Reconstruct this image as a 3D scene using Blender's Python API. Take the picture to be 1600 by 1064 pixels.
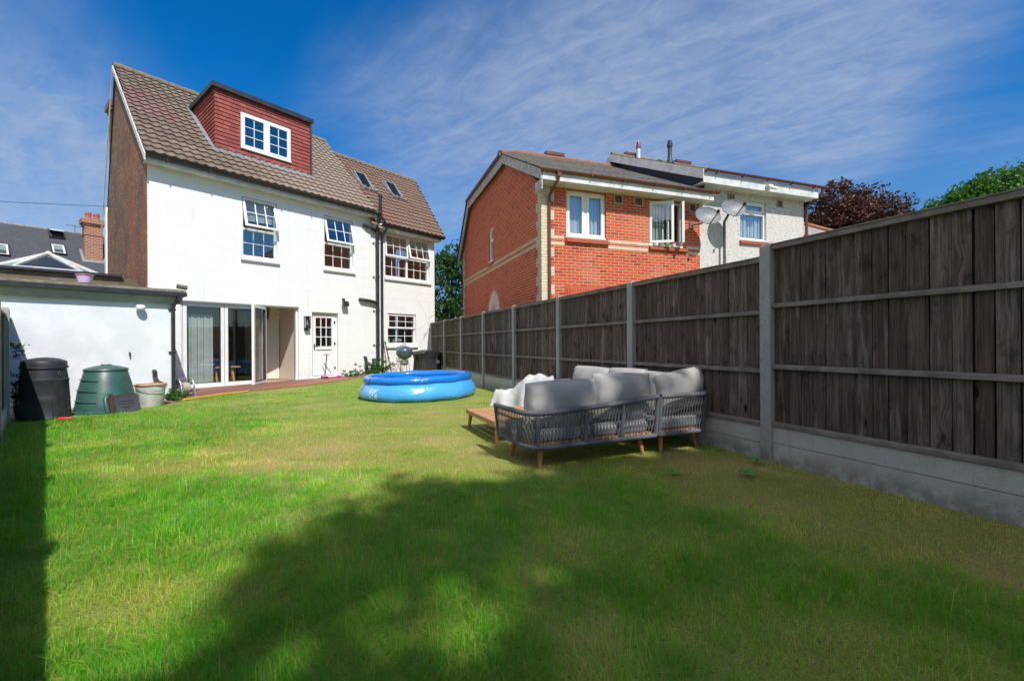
import bpy, math, random
import numpy as np
from mathutils import Vector, Matrix
random.seed(7); RNG = np.random.default_rng(11)
R = math.radians
for o in list(bpy.data.objects): bpy.data.objects.remove(o)
sc = bpy.context.scene
COL = sc.collection

# ------------------------------------------------------------------ camera
cam = bpy.data.cameras.new('camera'); co = bpy.data.objects.new('camera', cam); COL.objects.link(co)
cam.sensor_width = 36; cam.lens = 690/1600*36; cam.shift_y = 5/1600
cam.clip_start = .05; cam.clip_end = 2000
co.location = (0, 0, 1.15); co.rotation_euler = (math.pi/2, .006, 0)
sc.camera = co

# ------------------------------------------------------------------ light
SUN = Vector((.425, -.741, 1.0)).normalized()
sl = bpy.data.lights.new('sun', 'SUN'); so = bpy.data.objects.new('sun', sl); COL.objects.link(so)
sl.energy = 5.0; sl.angle = R(.55); sl.color = (1, .965, .915)
so.rotation_euler = SUN.to_track_quat('Z', 'Y').to_euler(); so.location = (6, -12, 20)

class NT:
    def __init__(s, tree): s.t = tree; s.t.nodes.clear()
    def __call__(s, typ, props=None, **inp):
        n = s.t.nodes.new('ShaderNode'+typ)
        for k, v in (props or {}).items(): setattr(n, k, v)
        for k, v in inp.items():
            k = int(k[1:]) if k[0] == 'i' and k[1:].isdigit() else k.replace('_', ' ')
            sk = n.inputs[k]
            if isinstance(v, bpy.types.Node): v = v.outputs[0]
            if isinstance(v, bpy.types.NodeSocket): s.t.links.new(v, sk)
            else:
                if isinstance(v, tuple) and len(v) == 3 and sk.type == 'RGBA': v = v+(1,)
                sk.default_value = v
        return n
    def math(s, op, a, b=0., c=0., clamp=False):
        return s('Math', dict(operation=op, use_clamp=clamp), i0=a, i1=b, i2=c).outputs[0]
    def vm(s, op, a, b=(0, 0, 0)):
        n = s('VectorMath', dict(operation=op), i0=a, i1=b)
        return n.outputs[1] if op in ('DOT_PRODUCT', 'LENGTH', 'DISTANCE') else n.outputs[0]
    def mix(s, f, a, b, blend='MIX'):
        n = s.t.nodes.new('ShaderNodeMix'); n.data_type = 'RGBA'; n.blend_type = blend
        for i, v in ((0, f), (6, a), (7, b)):
            if isinstance(v, bpy.types.Node): v = v.outputs[0]
            if isinstance(v, bpy.types.NodeSocket): s.t.links.new(v, n.inputs[i])
            else: n.inputs[i].default_value = v+(1,) if isinstance(v, tuple) and len(v) == 3 else v
        return n.outputs[2]
    def ramp(s, f, a, b): return s('MapRange', dict(interpolation_type='SMOOTHSTEP'), Value=f, From_Min=a, From_Max=b).outputs[0]
    def noise(s, vec, scale, detail=3, rough=.55, dist=0): return s('TexNoise', Vector=vec, Scale=scale, Detail=detail, Roughness=rough, Distortion=dist).outputs[0]
    def sep(s, v): return s('SeparateXYZ', Vector=v).outputs
    def comb(s, x=0., y=0., z=0.): return s('CombineXYZ', X=x, Y=y, Z=z).outputs[0]

w = bpy.data.worlds.new('World'); sc.world = w; w.use_nodes = True
n = NT(w.node_tree)
sky = n('TexSky', dict(sky_type='NISHITA', sun_disc=False, sun_elevation=R(49.5), sun_rotation=math.atan2(SUN.x, SUN.y),
                       altitude=60, air_density=1.0, dust_density=.35, ozone_density=3.2))
tc = n('TexCoord').outputs['Generated']
dx, dy, dz = n.sep(n.vm('NORMALIZE', tc))
k = n.math('ADD', n.math('MAXIMUM', dz, 0.), .16)
px_, py_ = n.math('DIVIDE', dx, k), n.math('DIVIDE', dy, k)
P = n.comb(px_, py_)
def rot(v, a, sx, sy): return n('Mapping', dict(vector_type='TEXTURE'), Vector=v, Rotation=(0, 0, R(a)), Scale=(1/sx, 1/sy, 1)).outputs[0]
warp = n.vm('ADD', rot(P, 38, .55, 1.9), n.vm('SCALE', n('TexNoise', Vector=P, Scale=1.3, Detail=3).outputs[1]))
big = n.noise(rot(P, -30, .55, 1.2), 1.15, 5, .58, .6)
fine = n.noise(rot(P, -36, 1.0, 3.6), 2.2, 6, .64, .7)
rip = n.noise(rot(P, -20, 1.2, 1.7), 9., 5, .62, .9)
def blob(d, r):   # soft patch of cloud round one direction of the sky
    v = Vector(d).normalized()
    return n.math('POWER', n.math('MAXIMUM', n.vm('DOT_PRODUCT', n.vm('NORMALIZE', tc), tuple(v)), 0.), r)
def pdir(px, py): return ((px-800)/690, 1, (537-py)/690)
den = None
for (bx, by, rr, ww) in ((1010, 60, 60, .62), (1130, 110, 60, .5), (1300, 50, 70, .5), (900, 140, 60, .45), (1480, 20, 80, .35), (880, 260, 60, .5), (990, 240, 90, .3), (1320, 225, 260, .5), (640, 300, 60, .5), (700, 210, 90, .3), (10, 290, 45, .8), (110, 330, 80, .5), (560, 90, 110, .22), (740, 60, 90, .25), (1600, 340, 160, .4), (1230, 160, 120, .25)):
    t = n.math('MULTIPLY', blob(pdir(bx, by), rr), ww)
    den = t if den is None else n.math('ADD', den, t)
tex = n.math('ADD', n.math('MULTIPLY', n.ramp(fine, .28, .78), .55), n.math('MULTIPLY', n.ramp(rip, .3, .75), .34))
veil = n.ramp(n.math('ADD', den, n.math('MULTIPLY', n.math('SUBTRACT', big, .5), 1.3)), .04, .95)
cl = n.math('MULTIPLY', veil, n.math('ADD', .40, n.math('MULTIPLY', tex, .62)), clamp=True)
# deepen the blue of a polarised-looking summer sky, paler to the horizon; unseen zenith warmed to neutralise fill
tint = n.mix(n.ramp(dz, .0, .5), (.72, .96, 1.14), (.02, .84, 1.50)); tint = n.mix(n.ramp(dz, .62, .8), tint, (1.5, 1.2, .9))
skc = n.mix(1., sky, tint, 'MULTIPLY')
fin = n.mix(n.math('MULTIPLY', cl, .84), skc, (4.3, 5.1, 6.5))
# bright cloud added in the unseen sky behind the viewpoint as white fill
fill_bank = n.math('MULTIPLY', n.ramp(n.vm('DOT_PRODUCT', n.vm('NORMALIZE', tc), tuple(Vector((-.55, -.72, .42)).normalized())), .05, .7), n.math('ADD', .35, n.math('MULTIPLY', n.ramp(big, .35, .7), .6)))
fin = n.mix(fill_bank, fin, (8.6, 8.3, 8.2))
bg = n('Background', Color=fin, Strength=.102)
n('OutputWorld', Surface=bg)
sc.view_settings.view_transform = 'Standard'; sc.view_settings.look = 'None'
sc.view_settings.exposure = .0; sc.view_settings.gamma = 1
sc.cycles.max_bounces = 8; sc.cycles.transparent_max_bounces = 12; sc.cycles.diffuse_bounces = 4; sc.cycles.glossy_bounces = 3
sc.cycles.use_denoising = True

# ------------------------------------------------------------------ mesh helpers
class MB:
    def __init__(s): s.v = []; s.f = []; s.m = []
    def add(s, vs, fs, m=0, M=None):
        b = len(s.v)
        s.v += [tuple(M @ Vector(v)) if M is not None else tuple(v) for v in vs]
        s.f += [tuple(i+b for i in f) for f in fs]; s.m += [m]*len(fs); return s
    def box(s, x0, x1, y0, y1, z0, z1, m=0, M=None):
        return s.add([(x0,y0,z0),(x1,y0,z0),(x1,y1,z0),(x0,y1,z0),(x0,y0,z1),(x1,y0,z1),(x1,y1,z1),(x0,y1,z1)],
                     [(0,3,2,1),(4,5,6,7),(0,1,5,4),(1,2,6,5),(2,3,7,6),(3,0,4,7)], m, M)
    def hexa(s, a, b, m=0):   # a, b: two quads (4 points each), joined
        return s.add(list(a)+list(b), [(0,3,2,1),(4,5,6,7),(0,1,5,4),(1,2,6,5),(2,3,7,6),(3,0,4,7)], m)
    def prism(s, pts, ext, m=0):   # planar polygon pushed along ext
        k = len(pts); e = Vector(ext)
        return s.add(list(pts)+[tuple(Vector(p)+e) for p in pts],
                     [tuple(range(k))[::-1], tuple(range(k, 2*k))]+[(i, (i+1) % k, (i+1) % k+k, i+k) for i in range(k)], m)
    def bar(s, p, q, wx, wy, up=(0, 0, 1), m=0):
        p, q = Vector(p), Vector(q); d = (q-p).normalized(); a = d.cross(Vector(up))
        if a.length < 1e-4: a = d.cross(Vector((1, 0, 0)))
        a.normalize(); b = a.cross(d); a *= wx/2; b *= wy/2
        return s.hexa([p-a-b, p+a-b, p+a+b, p-a+b], [q-a-b, q+a-b, q+a+b, q-a+b], m)
    def tube(s, pts, r, nn=8, closed=False, m=0):
        pts = [Vector(p) for p in pts]; k = len(pts); rs = r if isinstance(r, (list, tuple)) else [r]*k
        vs = []; prev = None
        for i, p in enumerate(pts):
            if closed: d = pts[(i+1) % k]-pts[i-1]
            else: d = pts[min(i+1, k-1)]-pts[max(i-1, 0)]
            d.normalize()
            if prev is None:
                a = d.cross(Vector((0, 0, 1)))
                if a.length < .05: a = d.cross(Vector((0, 1, 0)))
            else: a = prev-d*prev.dot(d)
            a.normalize(); prev = a; b = d.cross(a)
            for j in range(nn):
                t = 2*math.pi*j/nn; vs.append(p+(a*math.cos(t)+b*math.sin(t))*rs[i])
        fs = [(i*nn+j, i*nn+(j+1) % nn, ((i+1) % k)*nn+(j+1) % nn, ((i+1) % k)*nn+j) for i in range(k if closed else k-1) for j in range(nn)]
        if not closed: fs += [tuple(range(nn))[::-1], tuple(range((k-1)*nn, k*nn))]
        return s.add(vs, fs, m)
    def lathe(s, prof, nn=32, c=(0, 0, 0), m=0, a0=0, a1=2*math.pi, fn=None):
        full = abs(a1-a0-2*math.pi) < 1e-6; cols = nn if full else nn+1; vs = []
        for j in range(cols):
            t = a0+(a1-a0)*j/nn
            for (r, z) in prof:
                if fn: r, z = fn(r, z, t)
                vs.append((c[0]+r*math.cos(t), c[1]+r*math.sin(t), c[2]+z))
        k = len(prof)
        return s.add(vs, [(j*k+i, ((j+1) % cols)*k+i, ((j+1) % cols)*k+i+1, j*k+i+1) for j in range(nn) for i in range(k-1)], m)
    def grid(s, fn, nu, nv, m=0):
        vs = [fn(i/nu, j/nv) for j in range(nv+1) for i in range(nu+1)]
        return s.add(vs, [(j*(nu+1)+i, j*(nu+1)+i+1, (j+1)*(nu+1)+i+1, (j+1)*(nu+1)+i) for j in range(nv) for i in range(nu)], m)
    def wall(s, X0, X1, Z0, Z1, y0, y1, holes, m=0):   # upright slab along x with rectangular openings and their reveals
        xs = sorted({X0, X1, *[h[0] for h in holes], *[h[1] for h in holes]}); zs = sorted({Z0, Z1, *[h[2] for h in holes], *[h[3] for h in holes]})
        hit = lambda x, z: any(h[0] < x < h[1] and h[2] < z < h[3] for h in holes)
        for i in range(len(xs)-1):
            for j in range(len(zs)-1):
                a, b, c, d = xs[i], xs[i+1], zs[j], zs[j+1]
                if hit((a+b)/2, (c+d)/2): continue
                s.add([(a,y0,c),(b,y0,c),(b,y0,d),(a,y0,d),(a,y1,c),(b,y1,c),(b,y1,d),(a,y1,d)], [(0,1,2,3),(7,6,5,4)], m)
        for (a, b, c, d) in list(holes):
            s.add([(a,y0,c),(b,y0,c),(b,y0,d),(a,y0,d),(a,y1,c),(b,y1,c),(b,y1,d),(a,y1,d)], [(0,4,5,1),(1,5,6,2),(2,6,7,3),(3,7,4,0)], m)
        a, b, c, d = X0, X1, Z0, Z1
        return s.add([(a,y0,c),(b,y0,c),(b,y0,d),(a,y0,d),(a,y1,c),(b,y1,c),(b,y1,d),(a,y1,d)], [(1,5,4,0),(2,6,5,1),(3,7,6,2),(0,4,7,3)], m)

def tag(o, label=None, cat=None, group=None, kind=None):
    for a, b in (('label', label), ('category', cat), ('group', group), ('kind', kind)):
        if b: o[a] = b
    return o
def obj(name, mb, mats, parent=None, smooth=None, bevel=0, loc=(0, 0, 0), rotz=0, label=None, mtx=None, sub=0):
    me = bpy.data.meshes.new(name); me.from_pydata(mb.v, [], mb.f)
    mats = mats if isinstance(mats, (list, tuple)) else [mats]
    for x in mats: me.materials.append(x)
    if len(mats) > 1: me.polygons.foreach_set('material_index', mb.m)
    me.validate(); me.update()
    if smooth is not None:
        me.shade_smooth()
        if smooth < 180: me.set_sharp_from_angle(angle=R(smooth))
    o = bpy.data.objects.new(name, me); COL.objects.link(o)
    o.location = loc; o.rotation_euler = (0, 0, rotz)
    if mtx is not None: o.matrix_basis = mtx
    if parent: o.parent = parent
    if bevel:
        b = o.modifiers.new('bevel', 'BEVEL'); b.width = bevel; b.segments = 2; b.limit_method = 'ANGLE'; b.angle_limit = R(40)
    if sub:
        b = o.modifiers.new('sub', 'SUBSURF'); b.levels = sub; b.render_levels = sub
    if label: o['label'] = label
    return o
def thing(name, label, cat, loc=(0, 0, 0), rotz=0, group=None, kind=None):
    o = bpy.data.objects.new(name, None); COL.objects.link(o); o.empty_display_size = .2
    o.location = loc; o.rotation_euler = (0, 0, rotz); return tag(o, label, cat, group, kind)
def copy_tree(o, parent=None):
    c = o.copy(); COL.objects.link(c); c.parent = parent
    for ch in [x for x in bpy.data.objects if x.parent == o]: copy_tree(ch, c)
    return c

def npmesh(name, V, quads, tris, mat_, attr=None):
    me = bpy.data.meshes.new(name)
    nq, nt_ = len(quads), len(tris)
    me.vertices.add(len(V)); me.vertices.foreach_set('co', V.astype(np.float32).ravel())
    loops = np.concatenate([quads.ravel(), tris.ravel()]).astype(np.int32)
    me.loops.add(len(loops)); me.loops.foreach_set('vertex_index', loops)
    st = np.concatenate([np.arange(nq)*4, nq*4+np.arange(nt_)*3]).astype(np.int32)
    me.polygons.add(nq+nt_); me.polygons.foreach_set('loop_start', st)
    me.update(calc_edges=True)
    if attr is not None:
        a = me.attributes.new('rnd', 'FLOAT', 'POINT'); a.data.foreach_set('value', attr.astype(np.float32))
    me.materials.append(mat_)
    o = bpy.data.objects.new(name, me); COL.objects.link(o); return o

# frames of reference: white house, timber fence, brick houses (local x along the front, local y away from the camera)
class Frame:
    def __init__(s, o, d):
        s.o = Vector(o+(0,)); s.d = Vector(d+(0,)).normalized(); s.n = Vector((-s.d.y, s.d.x, 0)); s.a = math.atan2(s.d.y, s.d.x)
    def w(s, x, y, z=0): p = s.o+s.d*x+s.n*y; return Vector((p.x, p.y, z))
H = Frame((-8.888, 10.790), (.63742, .77051))
FN = Frame((2.527, 4.295), (-.39536, .91852))
BH = Frame((.722, 10.60), (.944, .329))
def gz(x, y):
    t = np.clip((np.asarray(y)-12.6)/3.2, 0, 1); return .11*t*t*(3-2*t)

# ------------------------------------------------------------------ materials
class Mat(NT):
    def __init__(s, name):
        s.m = bpy.data.materials.new(name); s.m.use_nodes = True; super().__init__(s.m.node_tree)
    def obj(s): return s('TexCoord').outputs['Object']
    def pos(s): return s('NewGeometry').outputs['Position']
    def out(s, sh): s('OutputMaterial', Surface=sh); return s.m
    def bump(s, h, strength=.4, dist=.01): return s('Bump', Height=h, Strength=strength, Distance=dist)
    def pbr(s, col, rough=.6, bump=None, **kw):
        inp = dict(Base_Color=col, Roughness=rough, **kw)
        if bump is not None: inp['Normal'] = bump
        return s.out(s('BsdfPrincipled', **inp))
MATS = {}
def simple(name, c1, c2=None, scale=6, rough=.5, bump=0, bscale=None, metal=0., spec=.5, bdist=.004, lo=.35, hi=.65, coat=0., sheen=0.):
    m = Mat(name); p = m.obj(); col = c1
    if c2: col = m.mix(m.ramp(m.noise(p, scale, 5, .6), lo, hi), c1, c2)
    b = m.bump(m.noise(p, bscale or scale*3, 4), bump, bdist) if bump else None
    kw = dict(Metallic=metal, Specular_IOR_Level=spec)
    if coat: kw['Coat_Weight'] = coat
    if sheen: kw['Sheen_Weight'] = sheen
    return m.pbr(col, rough, b, **kw)
def brick(name, c1, c2, c3, mortar, axis, bw=.225, bh=.075, mo=.012, var=.55, rough=.85, dirt=None, speck=None, off=0.):
    m = Mat(name); p = m.obj(); x, y, z = m.sep(p)
    v = m.comb(m.math('ADD', x if axis == 'x' else y, off), z)
    jit = m.vm('ADD', v, m.vm('SCALE', m.vm('SUBTRACT', m('TexNoise', Vector=v, Scale=9., Detail=2).outputs[1], (.5, .5, .5))))
    m.t.nodes[-1]; 
    for nd in m.t.nodes:
        if nd.type == 'VECT_MATH' and nd.operation == 'SCALE': nd.inputs[3].default_value = .006
    b = m('TexBrick', dict(offset=.5), Vector=jit, Color1=(0, 0, 0), Color2=(1, 1, 1), Mortar=(.5, .5, .5), Scale=1., Mortar_Size=mo/2, Mortar_Smooth=.05, Bias=0., Brick_Width=bw, Row_Height=bh)
    r = b.outputs[0]; f = b.outputs[1]
    bc = m.mix(m.ramp(r, .0, var), c1, c2); bc = m.mix(m.ramp(r, .72, 1.), bc, c3)
    bc = m.mix(m.math('MULTIPLY', m.noise(v, 60, 3), .45), bc, tuple(q*.55 for q in c1))
    col = m.mix(f, bc, m.mix(m.noise(v, 30, 3), mortar, tuple(q*.7 for q in mortar)))
    if dirt: col = m.mix(m.math('MULTIPLY', m.ramp(m.noise(v, 1.1, 4, .6), .45, .7), dirt[1]), col, dirt[0])
    if speck: col = speck(m, v, x, y, z, col)
    h = m.math('ADD', m.math('MULTIPLY', f, -1.), m.math('MULTIPLY', m.noise(v, 90, 3), .35))
    return m.pbr(col, rough, m.bump(h, .7, .008))

def wall_mat():
    m = Mat('white render'); p = m.obj(); x, y, z = m.sep(p); v = m.comb(x, m.math('ADD', z, .1))
    b = m('TexBrick', dict(offset=.37), Vector=m.vm('ADD', v, m.vm('SCALE', m('TexNoise', Vector=v, Scale=2.).outputs[1])), Color1=(0,0,0), Color2=(1,1,1), Scale=1., Mortar_Size=.005, Mortar_Smooth=.6, Brick_Width=1.9, Row_Height=.325)
    for nd in m.t.nodes:
        if nd.type == 'VECT_MATH' and nd.operation == 'SCALE': nd.inputs[3].default_value = .025
    line = m.math('MULTIPLY', b.outputs[1], m.ramp(m.noise(v, .8, 3), .4, .62))
    col = m.mix(m.noise(v, 1.2, 5, .6), (.83, .83, .81), (.75, .76, .76))
    col = m.mix(m.math('MULTIPLY', line, .5), col, (.42, .44, .46))
    streak = m.noise(m.comb(m.math('MULTIPLY', x, 9.), m.math('MULTIPLY', z, .7)), 1., 5, .65)
    col = m.mix(m.math('MULTIPLY', m.ramp(streak, .52, .78), .3), col, (.5, .49, .45))
    foot = m.math('MULTIPLY', m.ramp(z, .55, .05), m.ramp(m.noise(v, 3.5, 5, .65), .42, .62))
    col = m.mix(m.math('MULTIPLY', foot, .5), col, (.45, .43, .38))
    # hairline cracks low on the far corner
    cr = m('TexVoronoi', dict(feature='DISTANCE_TO_EDGE'), Vector=m.vm('ADD', v, m.vm('MULTIPLY', m('TexNoise', Vector=v, Scale=4., Detail=4).outputs[1], (.35, .35, 0))), Scale=1.1).outputs[0]
    crk = m.math('MULTIPLY', m.ramp(cr, .012, .004), m.math('MULTIPLY', m.ramp(x, 8.05, 8.4), m.math('MULTIPLY', m.ramp(z, 3.3, 2.9), m.ramp(z, 1.2, 1.5))))
    col = m.mix(m.math('MULTIPLY', crk, .6), col, (.3, .3, .3))
    h = m.math('ADD', m.math('MULTIPLY', m.noise(v, 9, 5, .6), .6), m.math('ADD', m.math('MULTIPLY', m.noise(v, 160, 2), .12), m.math('MULTIPLY', line, -.35)))
    return m.pbr(col, .75, m.bump(h, .5, .012))
MW = wall_mat()
M_gar = simple('garage white paint', (.80, .81, .82), (.70, .72, .73), 2.2, .7, .35, 14, bdist=.008)
M_upvc = simple('white upvc', (.82, .82, .81), (.76, .76, .75), 3, .28)
M_upvc2 = simple('aged white trim', (.72, .72, .70), (.55, .55, .53), 4, .45)
M_gap = simple('dark rubber gasket', (.03, .03, .033), None, rough=.7)
M_black = simple('black plastic pipe', (.022, .024, .028), (.035, .037, .04), 5, .42)
M_brown = simple('brown plastic gutter', (.16, .055, .038), (.12, .045, .033), 4, .4)
M_lead = simple('lead flashing', (.26, .28, .31), (.18, .19, .21), 7, .55, .2, 20)
M_sill = simple('painted sill', (.78, .78, .77), (.68, .68, .66), 6, .6)
M_cream = simple('cream interior plaster', (.84, .74, .63), (.80, .70, .60), 3, .8)
M_creamw = simple('pale interior ceiling', (.74, .72, .68), None, rough=.85)
M_floor = simple('oak floor', (.42, .26, .15), (.33, .2, .11), 9, .45)
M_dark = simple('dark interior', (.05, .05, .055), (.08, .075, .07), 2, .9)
M_old = brick('old brown brick', (.12, .05, .03), (.21, .075, .032), (.42, .14, .05), (.42, .33, .25), 'y', var=.8, mo=.016,
              dirt=((.055, .04, .032), .6), speck=lambda m, v, x, y, z, c: m.mix(m.math('MULTIPLY', m.math('MULTIPLY', m.ramp(m.noise(v, .7, 3), .42, .62), m.ramp(y, 4.5, .6)), .55), c, (.42, .12, .035)))
M_oldx = brick('old chimney brick', (.36, .10, .04), (.46, .13, .05), (.16, .07, .05), (.50, .44, .36), 'x', var=.6, mo=.026, bw=.26, bh=.105)
M_oldy = brick('old chimney brick shaded side', (.30, .085, .035), (.40, .11, .045), (.14, .06, .045), (.46, .40, .32), 'y', var=.6, mo=.026, bw=.26, bh=.105)  # darker copy of the front brick; side shade put into the colour
BR = ((.50, .052, .012), (.60, .088, .018), (.32, .034, .012)); MO = (.70, .50, .34)
def bloom(m, v, x, y, z, c):   # white salt staining on the gable
    yc = m.math('SUBTRACT', y, 3.98)
    d = m.math('ADD', m.math('MULTIPLY', m.math('POWER', m.math('ABSOLUTE', yc), 2.), 1.9), m.math('POWER', m.math('MAXIMUM', m.math('SUBTRACT', z, 1.9), 0.), 2.))
    msk = m.math('MULTIPLY', m.ramp(d, 1.25, .4), m.ramp(m.noise(v, 7, 6, .7), .22, .66))
    ring = m.math('MULTIPLY', m.ramp(d, .18, .55), msk)
    seam = m.math('MULTIPLY', m.ramp(m.math('ABSOLUTE', yc), .05, .025), m.ramp(z, 2.85, 2.78))
    return m.mix(m.math('MAXIMUM', m.math('MULTIPLY', m.math('ADD', ring, m.math('MULTIPLY', msk, .8)), 1.0), m.math('MULTIPLY', seam, .45), clamp=True), c, (.72, .58, .53))
M_bx = brick('red brick front', *BR, MO, 'x', dirt=((.62, .36, .24), .22))
M_by = brick('red brick gable', *BR, MO, 'y', speck=bloom)
M_buffx = brick('buff brick front', (.74, .62, .43), (.80, .68, .49), (.68, .54, .36), (.5, .42, .32), 'x')
M_buffy = brick('buff brick side', (.60, .48, .32), (.66, .54, .37), (.54, .41, .27), (.5, .42, .32), 'y')
M_sol = brick('red soldier bricks', BR[0], BR[1], BR[2], (.5, .36, .25), 'x', bw=.075, bh=.23, mo=.009)
M_sill2 = brick('red tile sill', (.42, .10, .045), (.48, .12, .05), (.36, .085, .04), (.3, .12, .07), 'x', bw=.07, bh=.4, mo=.006)
def pebble():
    m = Mat('pebbledash'); p = m.obj()
    vo = m('TexVoronoi', dict(feature='F1'), Vector=p, Scale=46.)
    r = m.sep(vo.outputs[1])[0]
    col = m.mix(m.ramp(r, .15, .95), (.56, .525, .49), (.72, .695, .665))
    col = m.mix(m.ramp(r, .93, .98), col, (.42, .30, .22)); col = m.mix(m.ramp(r, .09, .04), col, (.28, .26, .25))
    col = m.mix(m.math('MULTIPLY', m.noise(p, 1.3, 4), .35), col, (.58, .55, .51))
    return m.pbr(col, .9, m.bump(m.math('MULTIPLY', vo.outputs[0], -1.), .7, .012))
M_peb = pebble()
def tiles(name, c1, c2, c3, lich, red=None, u='x'):
    m = Mat(name); p = m.obj(); x, y, z = m.sep(p)
    rnd = m('NewGeometry').outputs['Random Per Island']
    cell = m('TexWhiteNoise', dict(noise_dimensions='2D'), Vector=m.comb(m.math('FLOOR', m.math('MULTIPLY', x, 2.6)), m.math('FLOOR', m.math('MULTIPLY', rnd, 997.)))).outputs[0]
    col = m.mix(m.noise(p, 1.6, 5, .65), c1, c2); col = m.mix(m.math('MULTIPLY', cell, .55), col, c3)
    if red: col = red(m, x, y, z, cell, col)
    sp = m('TexVoronoi', Vector=p, Scale=22.)
    col = m.mix(m.math('MULTIPLY', m.math('MULTIPLY', m.ramp(sp.outputs[0], .3, .12), m.ramp(m.noise(p, 1.2, 4), .38, .62)), .8), col, lich)
    col = m.mix(m.math('MULTIPLY', m.ramp(m.noise(p, 26, 5, .7), .5, .75), .45), col, tuple(q*.4 for q in c1))
    return m.pbr(col, .88, m.bump(m.noise(p, 70, 4), .5, .006))
def redpatch(m, x, y, z, cell, col):   # a run of newer plum-red tiles
    k = m.math('MULTIPLY', m.math('MULTIPLY', m.ramp(y, 1.6, 1.65), m.ramp(y, 3.45, 3.4)), m.ramp(m.math('ADD', x, m.math('ADD', m.math('MULTIPLY', y, .28), m.math('MULTIPLY', cell, .5))), 2.15, 2.0))
    col = m.mix(m.math('MULTIPLY', m.ramp(x, 1.6, 4.2), .5), col, (.35, .275, .215))
    return m.mix(m.math('MULTIPLY', k, .62), col, (.19, .095, .095))
M_tile = tiles('weathered roof tiles', (.15, .112, .085), (.24, .18, .138), (.075, .057, .047), (.52, .49, .42), redpatch)
M_tile2 = tiles('brown roof tiles', (.16, .10, .072), (.23, .155, .11), (.16, .075, .057), (.36, .31, .24), lambda m, x, y, z, c, col: m.mix(m.math('MULTIPLY', m.math('MULTIPLY', m.ramp(x, 7.1, 6.6), m.ramp(c, .3, .7)), .6), col, (.26, .06, .04)))
M_ridge = simple('mossy ridge tile', (.24, .17, .10), (.15, .12, .07), 9, .9, .4, 30)
def hang():
    m = Mat('red hanging tiles'); p = m.obj(); x, y, z = m.sep(p); rnd = m('NewGeometry').outputs['Random Per Island']
    u = m.math('ADD', x, y)
    cell = m('TexWhiteNoise', dict(noise_dimensions='2D'), Vector=m.comb(m.math('FLOOR', m.math('ADD', m.math('MULTIPLY', u, 5.6), m.math('MULTIPLY', rnd, 37.))), rnd)).outputs[0]
    fr_ = m.math('FRACT', m.math('ADD', m.math('MULTIPLY', u, 5.6), m.math('MULTIPLY', rnd, 37.)))
    col = m.mix(cell, (.23, .042, .033), (.38, .085, .062)); col = m.mix(m.math('MULTIPLY', m.ramp(fr_, .09, .03), .7), col, (.05, .015, .012)); col = m.mix(m.math('MULTIPLY', m.noise(p, 5, 5, .65), .5), col, (.22, .05, .042))
    return m.pbr(col, .75, m.bump(m.noise(p, 60, 4), .3, .005))
M_hang = hang()
def flat_tiles(name, c1, c2, notch):
    m = Mat(name); p = m.obj(); x, y, z = m.sep(p)
    v = m.comb(x, m.math('MULTIPLY', y, 1.15)); b = m('TexBrick', dict(offset=.5), Vector=v, Color1=(0,0,0), Color2=(1,1,1), Scale=1., Mortar_Size=.003, Brick_Width=.165, Row_Height=.1)
    r = b.outputs[0]; col = m.mix(r, c1, c2)
    hole = m.math('MULTIPLY', m.ramp(m.noise(m.comb(m.math('MULTIPLY', x, 3.), m.math('MULTIPLY', y, 8.)), 1.6, 2, .5), .60, .64), m.ramp(r, .2, .5))
    col = m.mix(m.math('MULTIPLY', m.noise(p, 2, 4), .5), col, tuple(q*.8 for q in c2))
    col = m.mix(m.math('MULTIPLY', hole, notch), col, (.035, .03, .03)); col = m.mix(m.math('MULTIPLY', b.outputs[1], .7), col, (.05, .045, .045))
    return m.pbr(col, .88, m.bump(m.math('ADD', m.math('MULTIPLY', b.outputs[1], -1.), m.math('MULTIPLY', m.noise(p, 40, 3), .3)), .6, .01))
M_flat = flat_tiles('grey plain tiles', (.27, .25, .235), (.36, .335, .31), .85)
M_slate = flat_tiles('dark slates', (.055, .062, .075), (.078, .085, .098), .12)
def glass(name, tint=(.9, .95, .95), f=1.0):
    m = Mat(name); ge = m('NewGeometry'); c_ = m.math('ABSOLUTE', m.vm('DOT_PRODUCT', ge.outputs['Incoming'], ge.outputs['Normal'])); fr = m.math('ADD', .035, m.math('MULTIPLY', m.math('POWER', m.math('SUBTRACT', 1., c_, clamp=True), 4.), .9))
    mx = m('MixShader', i0=m.math('ADD', m.math('MULTIPLY', fr, f), .012+.07*(f > 1.5), clamp=True), i1=m('BsdfTransparent', Color=tint), i2=m('BsdfGlossy', Color=(1, 1, 1), Roughness=.01))
    return m.out(mx)
M_glass = glass('window glass', (.86, .90, .90), 1.8)
M_glassp = glass('patio door glass', (.94, .96, .95), 1.1)
M_glassd = glass('tinted roof glass', (.35, .42, .48), 1.2)
M_blind = simple('pale blind', (.60, .62, .60), (.5, .52, .5), 3, .8)
M_curt = simple('white curtain', (.75, .76, .74), None, rough=.85)
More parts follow.
